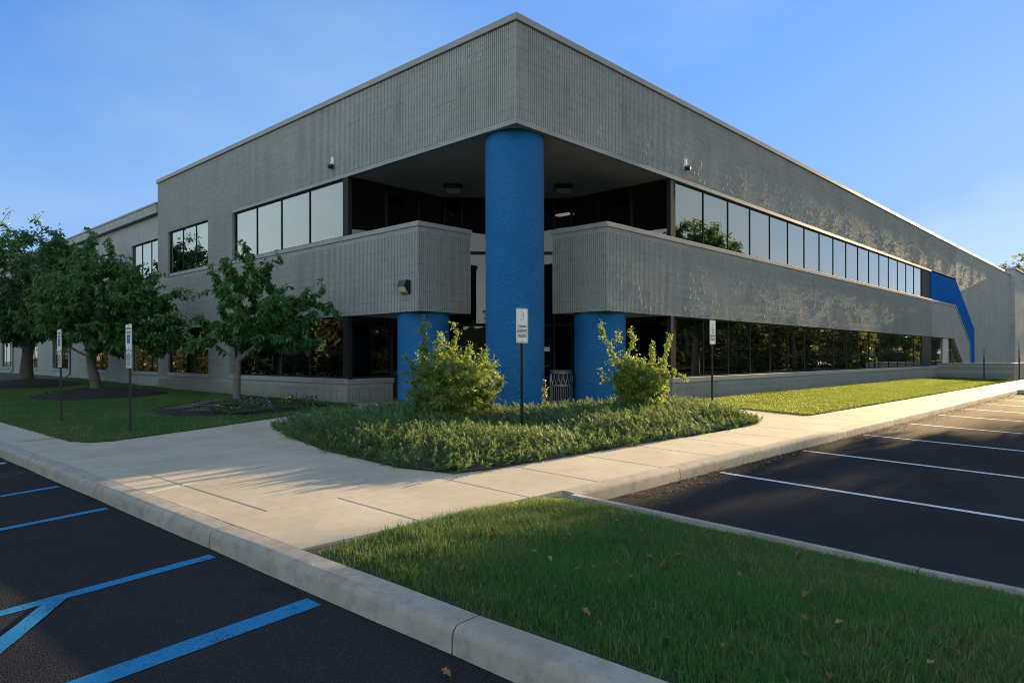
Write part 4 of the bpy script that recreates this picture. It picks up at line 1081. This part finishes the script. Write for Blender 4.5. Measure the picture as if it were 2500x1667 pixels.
blobs = [eb(.0, 0, 4.0, 2.9, 2.1), eb(-1.9, 0, 3.2, 2.2, 1.7), eb(1.7, 0, 3.2, 1.9, 1.6), eb(.2, .0, 5.3, 1.6, 1.0), eb(0, -.8, 2.3, 2.4, .9), eb(1.9, 0, 4.6, 1.3, 1.0)]
tg = np.concatenate([blob_points(blobs, 950, .5), np.array([lf(*p) for p in ((-.6, 0, 6.9), (.2, 0, 6.6), (.6, 0, 6.7), (1.4, 0, 6.2), (-1.2, 0, 6.5), (1.2, 0, 6.0))])])
grow_tree('maple_tree', T3, [(0, 0, -.1), lf(.0, 0, .4), lf(.05, 0, 1.0), lf(.1, 0, 1.5)],
          [[lf(-.6, 0, 2.2), lf(-1.2, .2, 3.0)], [lf(.2, .1, 2.6), lf(.2, .1, 3.8)], [lf(.8, -.1, 2.3), lf(1.3, -.2, 3.0)], [lf(.1, .7, 2.4), lf(.2, 1.2, 3.2)]],
          tg, .20, .005, 'bark', dict(per=32, back=4, len=.18, wr=.55, mat='maple_leaves', dz=-.45, droop=.3, scatter=.08, odd=.03),
          'tallest of the lawn trees, thick dark trunk and sunlit top, at the left edge', 'tree', 'ornamental trees on the left lawn')

# ------------------------------------------------------------------ trees outside the lawn
tg = blob_points([(0, 0, 5.6, 3.6, 3.6, 2.7), (-.6, .4, 7.2, 2.4, 2.4, 1.9), (.5, -1.5, 5.0, 3.0, 3.0, 1.6), (.2, 1.5, 4.3, 2.6, 2.2, 1.5)], 760, .5)
tg = np.concatenate([tg, np.array([(-.2, 3.4, 4.5), (.2, 3.6, 4.3), (.4, 3.75, 4.1), (-.1, 3.7, 3.75), (.1, 3.55, 3.4), (.3, 3.3, 4.8)])])
grow_tree('maple_tree', (24.6, -9.2, .05), [(0, 0, -.1), (0, 0, .8), (.05, 0, 1.7), (.1, 0, 2.4)], [[(.5, .6, 3.4), (.8, 1.2, 4.6)], [(-.7, .2, 3.5), (-1.3, .6, 4.8)], [(0, -.8, 3.5), (.2, -1.6, 4.8)], [(.1, .1, 4.0), (0, 0, 5.6)]],
          tg, .2, .006, 'bark', dict(per=46, back=3, len=.20, wr=.65, mat='maple_leaves', dz=-.4, droop=.3, scatter=.12, odd=.05),
          'green tree on the kerbed parking island, its branch tips hanging in at the right edge', 'tree')
tg = blob_points([(0, 0, 9.5, 4.2, 4.2, 4.4), (1.5, -1.5, 13.0, 3.4, 3.4, 3.4), (0, 3.0, 12.0, 3, 3, 3)], 420, .6)
grow_tree('far_tree', (113.5, 4.0, -.2), [(0, 0, 0), (0, 0, 2), (0, 0, 4)], [[(0, 1, 6), (0, 2, 8)], [(0, -1, 6), (0, -2, 9)], [(0, 0, 7), (0, 0, 10)]], tg, .3, .02, 'bark',
          dict(per=22, back=2, len=.5, wr=.6, mat='autumn_leaves', dz=-.3, droop=.3, scatter=.35, odd=.1), 'olive brown tree rising behind the far end of the building', 'tree')

tg = blob_points([(0, 0, 16.6, 5.5, 4.4, 3.3), (-1.5, 0, 17.6, 4.0, 3.6, 2.6)], 560, .4)  # out-of-view tree added, its high crown placed to shade the near island
grow_tree('maple_tree', (95.0, -10.2, -.2), [(0, 0, 0), (0, 0, 5), (.1, 0, 12)], [[(1, 1, 14), (2, 2, 16)], [(-1, -1, 14), (-2, -2, 16.3)], [(0, 0, 16)]], tg, .30, .012, 'bark',
          dict(per=44, back=3, len=.26, wr=.65, mat='maple_leaves', dz=-.4, droop=.3, scatter=.2, odd=.05), 'unseen tall green tree added far beyond the right car park to cast shade', 'tree')
# ------------------------------------------------------------------ two sunlit shrubs in the juniper bed
def shrub(loc, blobs, tips, label, n, seed):
    tp = np.array([lf(*p) for p in tips]); tp = np.concatenate([tp, tp + rng.normal(0, .035, tp.shape), tp + rng.normal(0, .05, tp.shape) - np.array([0, 0, .06])])
    tg = np.concatenate([blob_points(blobs, n, .25), tp])
    return grow_tree('shrub', loc, [(0, 0, -.1), (0, 0, .0), (0, 0, .08)],
        [[lf(.12 * math.cos(a), .12 * math.sin(a), .28), lf(.30 * math.cos(a), .30 * math.sin(a), .55)] for a in np.linspace(0, 6.28, 8)[:-1]] + [[(0, 0, .4), (0, 0, .8)]],
        tg, .035, .0022, 'twig_wood', dict(per=26, back=5, len=.058, wr=.46, mat='shrub_leaves', dz=-.05, droop=.15, scatter=.025, odd=.05), label, 'shrub', 'sunlit shrubs in the juniper bed', seed)
zs = float(g_walk(-1.95, -.3))
shrub((-1.95, -.3, zs), [eb(.0, 0, .75, .86, .58), eb(-.25, 0, 1.10, .60, .45), eb(.3, -.1, .92, .60, .52), eb(-.5, 0, .55, .40, .38), eb(.1, -.1, .45, .75, .4)],
      [(-.55, 0, 1.92), (-.53, 0, 1.80), (-.57, 0, 1.7), (-.50, .05, 1.55), (-.25, 0, 1.62), (-.28, 0, 1.45), (.0, 0, 1.80), (.05, 0, 1.68), (-.02, 0, 1.5), (.28, 0, 1.5), (.25, 0, 1.38), (.52, 0, 1.38), (.60, 0, 1.22), (.78, 0, .95), (.80, 0, .72), (-.88, 0, 1.25), (-.95, 0, .95), (-.85, 0, .6)],
      'fuller yellow-green shrub left of the tall blue column', 1150, 5)
zs = float(g_walk(2.25, -1.4))
shrub((2.25, -1.4, zs), [eb(.0, 0, .72, .62, .50), eb(-.2, 0, 1.0, .48, .40), eb(.35, 0, .85, .42, .45), eb(.0, -.1, .40, .55, .35)],
      [(-.80, 0, 1.98), (-.77, 0, 1.86), (-.74, 0, 1.74), (-.68, 0, 1.55), (-.62, 0, 1.35), (-.42, 0, 1.78), (-.40, 0, 1.65), (-.12, 0, 1.85), (-.13, 0, 1.72), (-.15, 0, 1.58), (.30, 0, 1.52), (.27, 0, 1.4), (.66, 0, 1.70), (.63, 0, 1.58), (.60, 0, 1.45), (.58, 0, 1.3), (.75, 0, .95), (.92, 0, .85), (1.0, 0, .78), (-.78, 0, .95), (-.72, 0, .75)],
      'open yellow-green shrub with tall separate shoots before the right-hand blue column', 820, 6)
# a small red-stemmed sprig by the tall column
grow_tree('sapling', (.55, -.25, float(g_walk(.55, -.25))), [(0, 0, 0), (0, 0, .1), (0, 0, .2)], [[(.02, 0, .4)]], np.array([(0, 0, .75), (.05, .02, .6), (-.05, 0, .55), (.06, 0, .45), (-.06, -.03, .35)]),
          .008, .002, 'twig_wood', dict(per=16, back=3, len=.06, wr=.45, mat='shrub_leaves', dz=-.05, droop=.15, scatter=.02, odd=.3), 'small red-tinged sapling at the foot of the tall blue column', 'sapling')

# ------------------------------------------------------------------ juniper ground cover
def juniper_height(x, y):
    d = poly_dist(x, y, BED)
    m = .55 + .9 * (fbm(x * .9 + 4, y * .9 + 2, 21, 3) - .45)
    p = np.clip(np.hypot(x + 1.9, (y + 2.1) * .8) / 1.3, .3, 1)
    return np.clip(d / .45, .3, 1) * (.19 + .27 * m) * p
def juniper():
    n = 9000; bx = rng.uniform(-5.3, 5.8, n * 3); by = rng.uniform(-3.9, 2.9, n * 3)
    k = in_poly(bx, by, BED) | (poly_dist(bx, by, BED) < .09 * rng.random(n * 3)); bx = bx[k][:n]; by = by[k][:n]; n = len(bx)
    keep = np.hypot(bx + 1.87, by + 1.95) > .17; bx = bx[keep]; by = by[keep]; n = len(bx)
    H = juniper_height(bx, by)
    z0 = g_walk(bx, by) + H * rng.uniform(.15, .75, n)
    az = math.radians(-150) + 2.4 * (fbm(bx * .8, by * .8, 31, 2) - .47) * 2.2 + rng.normal(0, .75, n)
    incl = np.radians(rng.normal(34, 16, n).clip(0, 75))
    L = rng.uniform(.15, .31, n)
    dirs = np.stack([np.cos(az) * np.cos(incl), np.sin(az) * np.cos(incl), np.sin(incl)], -1)
    side = np.cross(dirs, [0, 0, 1.0]); side /= np.linalg.norm(side, axis=1, keepdims=True); up = np.cross(side, dirs)
    base = np.stack([bx, by, z0], -1) - dirs * (L * .45)[:, None]
    nb = 28
    Vs = []; Ts = []
    spr = rng.normal(0, .16, n)
    for b in range(nb):
        t = .16 + .84 * b / (nb - 1); s = 1 if b % 2 else -1
        roll = rng.normal(0, .9, n)
        bl = (.34 * (1.05 - t) + .09) * L * rng.uniform(.6, 1.3, n)
        p0 = base + dirs * (L * t)[:, None] + up * (L * (.12 * t * t))[:, None]
        ang = math.radians(46) * (1.05 - .6 * t)
        sv = side * np.cos(roll)[:, None] * s + up * np.sin(roll)[:, None]
        d = dirs * math.cos(ang) + sv * math.sin(ang) + up * .12
        w = np.cross(d, up + rng.normal(0, .6, (n, 3))); w /= np.linalg.norm(w, axis=1, keepdims=True)
        wd = (.0042 + .0036 * rng.random(n))
        tip = p0 + d * bl[:, None]; md = p0 + d * (bl * .45)[:, None]
        Vs.append(np.stack([p0, md + w * wd[:, None], tip, md - w * wd[:, None]], 1))
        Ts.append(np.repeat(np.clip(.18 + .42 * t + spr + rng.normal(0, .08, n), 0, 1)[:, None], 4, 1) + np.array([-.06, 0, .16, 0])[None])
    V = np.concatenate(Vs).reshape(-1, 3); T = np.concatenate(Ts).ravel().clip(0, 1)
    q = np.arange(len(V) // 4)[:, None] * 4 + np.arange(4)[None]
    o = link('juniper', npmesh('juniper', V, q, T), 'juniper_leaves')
    tag(o, 'low spreading juniper ground cover in the corner bed', 'ground cover', kind='stuff')
juniper()

# ------------------------------------------------------------------ grass
def grass(name, poly, n, h, w, mat, hf, ex=None, seed=0, clump=1.0, edge=.0, bbox=None, thin=None, lean=.55):
    xs = [p[0] for p in poly]; ys = [p[1] for p in poly]; bb = bbox or (min(xs), max(xs), min(ys), max(ys))
    x = rng.uniform(bb[0], bb[1], n); y = rng.uniform(bb[2], bb[3], n)
    k = in_poly(x, y, poly)
    if edge:
        k |= poly_dist(x, y, poly) < edge * rng.random(n)
    if ex: 
        for (c, rx, ry, _h) in ex: k &= ((x - c[0]) / rx) ** 2 + ((y - c[1]) / ry) ** 2 > 1.0
    if thin is not None: k &= rng.random(n) < thin(x, y)
    x = x[k]; y = y[k]; n = len(x)
    cn = fbm(x * 2.3 * clump, y * 2.3 * clump, seed, 4)
    H = h * rng.uniform(.45, 1.25, n) * (.55 + .95 * cn)
    if name == 'grass' and bb[0] < -7.5: H = H * np.clip((-4.78 - x) / .35, .6, 1)
    az = rng.uniform(0, 6.283, n) + 2.0 * fbm(x * 1.1, y * 1.1, seed + 5, 2); ln = np.abs(rng.normal(0, lean, n)) * H
    dx, dy = np.cos(az), np.sin(az); fa = rng.uniform(0, 6.283, n); wx, wy = np.cos(fa), np.sin(fa)
    W_ = w * rng.uniform(.6, 1.3, n)
    z = hf(x, y) - .006
    b = np.stack([x, y, z], -1); wv = np.stack([wx, wy, 0 * wx], -1) * (W_ / 2)[:, None]
    md = b + np.stack([dx * ln * .35, dy * ln * .35, H * .58], -1)
    tip = b + np.stack([dx * ln, dy * ln, H * (1 - .25 * np.minimum(1, ln / H / 1.2))], -1)
    V = np.stack([b - wv, b + wv, md - wv * .8, md + wv * .8, tip], 1).reshape(-1, 3)
    q = np.arange(n)[:, None] * 5
    t = np.clip(rng.normal(.34, .16, n) + (fbm(x * .9, y * .9, seed + 9, 3) - .47) * .9, 0, .75)
    dry = rng.random(n) < .06 + .30 * np.clip((fbm(x * .9 + 3, y * .9, seed + 2, 4) - .50) * 6, 0, 1); t[dry] = rng.uniform(.8, 1., dry.sum())
    o = link(name, npmesh(name, V, [np.concatenate([q + [[0, 1, 3, 2]]]), q + [[2, 3, 4]]], np.repeat(t, 5)), mat); o['kind'] = 'stuff'
    return o
ISL = [(-7.62, -5.22), (-7.62, -16), (-4.86, -16), (-4.86, -5.15), (-5.3, -5.0), (-6.4, -5.02)]
def thin_i(x, y): return np.where((x < -7.0) & (y > -5.6), .35, 1.0) * np.clip((x + 7.62) / .12, .25, 1) * np.clip((-4.80 - x) / .12, .12, 1)
grass('grass', ISL, 250000, .062, .0046, 'grass_blades', g_island, seed=3, edge=.07, bbox=(-7.66, -4.78, -10.2, -4.93), thin=thin_i)
grass('grass', ISL, 60000, .085, .006, 'grass_blades', g_island, seed=4, edge=.10, clump=2.5, bbox=(-7.6, -4.75, -10.2, -4.9), thin=lambda x, y: np.clip((fbm(x * 2.1, y * 2.1, 44) - .42) * 6, 0, 1) * thin_i(x, y))
grass('grass', LAWN_R, 210000, .070, .012, 'lawn_blades', g_walk, seed=6, edge=.05)
grass('grass', LAWN_L, 190000, .070, .013, 'grass_blades', g_walk, MUL, seed=7, edge=.05, bbox=(-7.0, .1, 2.6, 30))
# kerbed island on the right with grass
sheet('island_soil', 23.6, 29.5, -14.4, -5.3, 6, 10, lambda x, y: .13 + g_lot_right(y), 'turf_soil')
kerb('kerb', (23.5, -5.2), (23.5, -14.5), .14, lambda x, y: float(g_lot_right(y)), lambda x, y: .16 + float(g_lot_right(y)), [3.0], (-1, 0))
grass('grass', [(23.65, -5.35), (29.5, -5.35), (29.5, -10), (23.65, -10)], 22000, .08, .02, 'grass_blades', lambda x, y: .13 + g_lot_right(y), seed=8)

# ------------------------------------------------------------------ pansies in the first mulch ring
def pansy(col, seed):
    r = np.random.default_rng(seed); n = 130
    d = r.normal(size=(n, 3)); d[:, 2] = abs(d[:, 2]) * .5; d /= np.linalg.norm(d, axis=1, keepdims=True)
    P0 = d * r.uniform(.02, .17, n)[:, None] * np.array([1, 1, .9]); U = np.tile([0, 0, 1.], (n, 1)) + r.normal(size=(n, 3)) * .4
    o = leaf_mesh('pansy_plant', P0, d, U, r.uniform(.04, .08, n), r.uniform(.02, .04, n), 'pansy_leaves', None, r.random(n), .2)
    m = MB()
    for k in range(4):
        a = r.uniform(0, 6.28); q = r.uniform(.03, .17); z = r.uniform(.10, .17); c = (q * math.cos(a), q * math.sin(a), z); s = r.uniform(.015, .024)
        nrm = Vector((r.normal() * .5 - .6, r.normal() * .5 - .6, .5)).normalized(); u = nrm.orthogonal().normalized(); v = nrm.cross(u)
        for j in range(5):
            b = j * 2 * math.pi / 5; pc = Vector(c) + (u * math.cos(b) + v * math.sin(b)) * s * .6
            m.add([tuple(pc + (u * math.cos(t) + v * math.sin(t)) * s * .65) for t in np.linspace(0, 6.28, 7)[:-1]], [tuple(range(6))])
    m.build('flowers', col, o)
    return o
py = pansy('pansy_yellow', 1); pv = pansy('pansy_violet', 2)
LP = {'y': 'green pansy clump with yellow flowers in the mulch under the small cherry tree', 'v': 'green pansy clump with violet blue flowers in the mulch under the small cherry tree'}
spots = [('y', -3.55, 5.55), ('y', -3.35, 5.15), ('v', -3.2, 5.05), ('v', -2.9, 5.6), ('v', -2.75, 5.05), ('v', -2.45, 5.75), ('y', -2.2, 5.05), ('y', -1.9, 5.75), ('v', -1.35, 5.6), ('v', -1.15, 6.1), ('y', -1.0, 5.85), ('v', -1.25, 6.6), ('v', -3.0, 5.95)]
first = {}
for c, x, y in spots:
    src = py if c == 'y' else pv
    o = src if c not in first else copy_tree(src)
    first[c] = 1
    r = math.hypot((x + 2.45) / 2.0, (y - 6.85) / 2.25)
    o.location = (x, y, float(g_walk(x, y)) + .02 + .2 * (1 - min(1, r) ** 1.7)); o.rotation_euler = (0, 0, rnd.uniform(0, 6)); s = rnd.uniform(.85, 1.25); o.scale = (s, s, s)
    tag(o, LP[c], 'flowers', 'yellow pansy clumps' if c == 'y' else 'violet pansy clumps')
# twigs lying on the mulch
m = MB()
for k in range(26):
    x = rnd.uniform(-4.1, -3.1); y = rnd.uniform(6.0, 7.4); a = rnd.uniform(-.5, .9) - .8; L = rnd.uniform(.25, .7); r = math.hypot((x + 2.45) / 2.0, (y - 6.85) / 2.25); z = float(g_walk(x, y)) + .05 + .2 * (1 - min(1, r) ** 1.7)
    m.tube([(x, y, z), (x + .5 * L * math.cos(a), y + .5 * L * math.sin(a), z + rnd.uniform(.01, .07)), (x + L * math.cos(a), y + L * math.sin(a), z + rnd.uniform(-.01, .05))], .006, 5)
o = m.build('brush_twigs', 'bark_grey'); tag(o, 'heap of cut twigs on the mulch under the small cherry tree', 'twigs', kind='stuff')

# ------------------------------------------------------------------ fallen leaves
def dry_leaf(seed, lobed):
    r = np.random.default_rng(seed); half = [(0, .0), (.1, .05), (.25, .20), (.33, .10), (.45, .30), (.56, .14), (.68, .26), (.78, .10), (.9, .12), (1, 0)] if lobed else [(0, 0), (.15, .13), (.35, .22), (.55, .22), (.75, .14), (.9, .06), (1, 0)]
    n = len(half); V = []; F = []
    for t, w in half:
        z = .16 * math.sin(t * 3.0) + .03 * r.normal()
        V += [(t - .5, w, z + .35 * w + .04 * r.normal()), (t - .5, 0, z), (t - .5, -w, z + .30 * w + .04 * r.normal())]
    for i in range(n - 1):
        a = i * 3; F += [(a, a + 3, a + 4, a + 1), (a + 1, a + 4, a + 5, a + 2)]
    me = npmesh('fallen_leaf', np.array(V), np.array(F), np.full(len(V), r.random())); me.materials.append(MAT['dry_leaf']); return me
LM_ = [dry_leaf(k, k % 2 == 0) for k in range(8)]
def drop_leaf(x, y, z, s, label, grp, k):
    o = bpy.data.objects.new('fallen_leaf', LM_[k % 8]); COL.objects.link(o); o.location = (x, y, z); o.scale = (s, s, s)
    o.rotation_euler = (rnd.uniform(-.5, .5), rnd.uniform(-.5, .5), rnd.uniform(0, 6.28)); tag(o, label, 'leaf', grp)
for k in range(64):
    x = rnd.uniform(-7.4, -5.0); y = rnd.uniform(-9.0, -5.3)
    drop_leaf(x, y, float(g_island(x, y)) + rnd.uniform(.035, .06), rnd.uniform(.03, .075), 'dry brown leaf lying in the shaded grass of the near island', 'dry leaves in the near grass', k)
for k, (x, y) in enumerate([(-8.02, -6.98), (-8.0, -7.42), (-8.05, -7.55), (-7.98, -7.62), (-8.04, -7.75)]):
    drop_leaf(x, y, float(g_lot_left(x)) + .02, rnd.uniform(.045, .075), 'dry leaf lying on the asphalt against the near kerb', 'dry leaves along the near kerb', k)
n = 900; x = rng.uniform(-4, 22, n); y = -5.2 - np.abs(rng.normal(0, .16, n))
P0 = np.stack([x, y, g_lot_right(y) + .01], -1); D = rand_dirs(n); D[:, 2] *= .3
o = leaf_mesh('leaf_litter', P0, D, np.tile([0, 0, 1.], (n, 1)), rng.uniform(.03, .07, n), rng.uniform(.015, .035, n), 'dry_leaf', None, rng.random(n), 0, .3); tag(o, 'small dead leaves blown along the foot of the right kerb', 'leaf litter', kind='stuff')

# ------------------------------------------------------------------ woods across the car parks (seen in the window reflections)
sheet('added_bank', -60, -33, -10, 170, 27, 60, lambda x, y: -.4 + 5.2 * sstep((-33 - x) / 3.5) + .8 * fbm(x * .3, y * .3, 5), 'turf_soil')  # unseen berm added behind the west woods to darken the left window reflections
sheet('added_bank', -60, 300, -80, -42, 120, 20, lambda x, y: -.4 + 5.5 * sstep((-42 - y - .1 * np.maximum(0, x - 90)) / 4.0) + .8 * fbm(x * .3, y * .3, 6), 'turf_soil')  # second unseen berm, added to close bright gaps reflected in the right windows
sheet('lawn', -40, 260, -42, -31.5, 60, 4, lambda x, y: .05 + .05 * (-31.5 - y) + 0 * x, 'verge')
def woods(name, spots, hmin, hmax, leaf, mat):
    P0 = []; m = MB()
    for x, y in spots:
        h = rnd.uniform(hmin, hmax); rr = h * rnd.uniform(.26, .36)
        m.tube([(x, y, -.6), (x + rnd.uniform(-.2, .2), y, h * .4), (x + rnd.uniform(-.4, .4), y, h * .8)], [h * .022, h * .017, h * .006], 7)
        bl = [(x + rnd.uniform(-.5, .5) * rr, y + rnd.uniform(-.5, .5) * rr, h * rnd.uniform(.45, .75), rr * .75, rr * .75, h * .22) for q in range(5)] + [(x, y, h * .84, rr * .5, rr * .5, h * .16)]
        bl += [(x + rnd.uniform(-1.5, 1.5), y + rnd.uniform(-1, 1), rnd.uniform(.4, 1.6), 2.0, 1.6, 1.5) for q in range(3)]
        P0.append(blob_points(bl, 1000, .3))
    P0 = np.concatenate(P0); n = len(P0); D = rand_dirs(n); D[:, 2] -= .3
    t = np.clip(rng.normal(.3, .2, n) + (fbm(P0[:, 0] * .25, P0[:, 1] * .25, 3) - .45), 0, 1)
    o = leaf_mesh(name, P0, D, rand_dirs(n, 1.), leaf * rng.uniform(.6, 1.4, n), leaf * .7, mat, None, t, .3); o['kind'] = 'stuff'
    o2 = m.build('wood_trunks', 'bark'); o2['kind'] = 'stuff'
woods('woods', [(x + rnd.uniform(-2, 2), -37 + rnd.uniform(-5, 4)) for x in np.arange(-40, 100, 3.6)] + [(x + rnd.uniform(-3, 3), -40 - .12 * (x - 100) + rnd.uniform(-6, 6)) for x in np.arange(100, 260, 4.5)] + [(x + rnd.uniform(-3, 3), -26 + rnd.uniform(-3, 3)) for x in np.arange(62, 130, 4.5)] + [(x + rnd.uniform(-3, 3), -27 - .02 * (x - 130) + rnd.uniform(-4, 3)) for x in np.arange(130, 270, 4.0)], 6.5, 10.5, .5, 'autumn_leaves')
woods('woods', [(-24.5 + rnd.uniform(-3, 1.5), y + rnd.uniform(-2, 2)) for y in np.arange(2, 150, 3.2)], 7, 11, .5, 'wood_leaves')
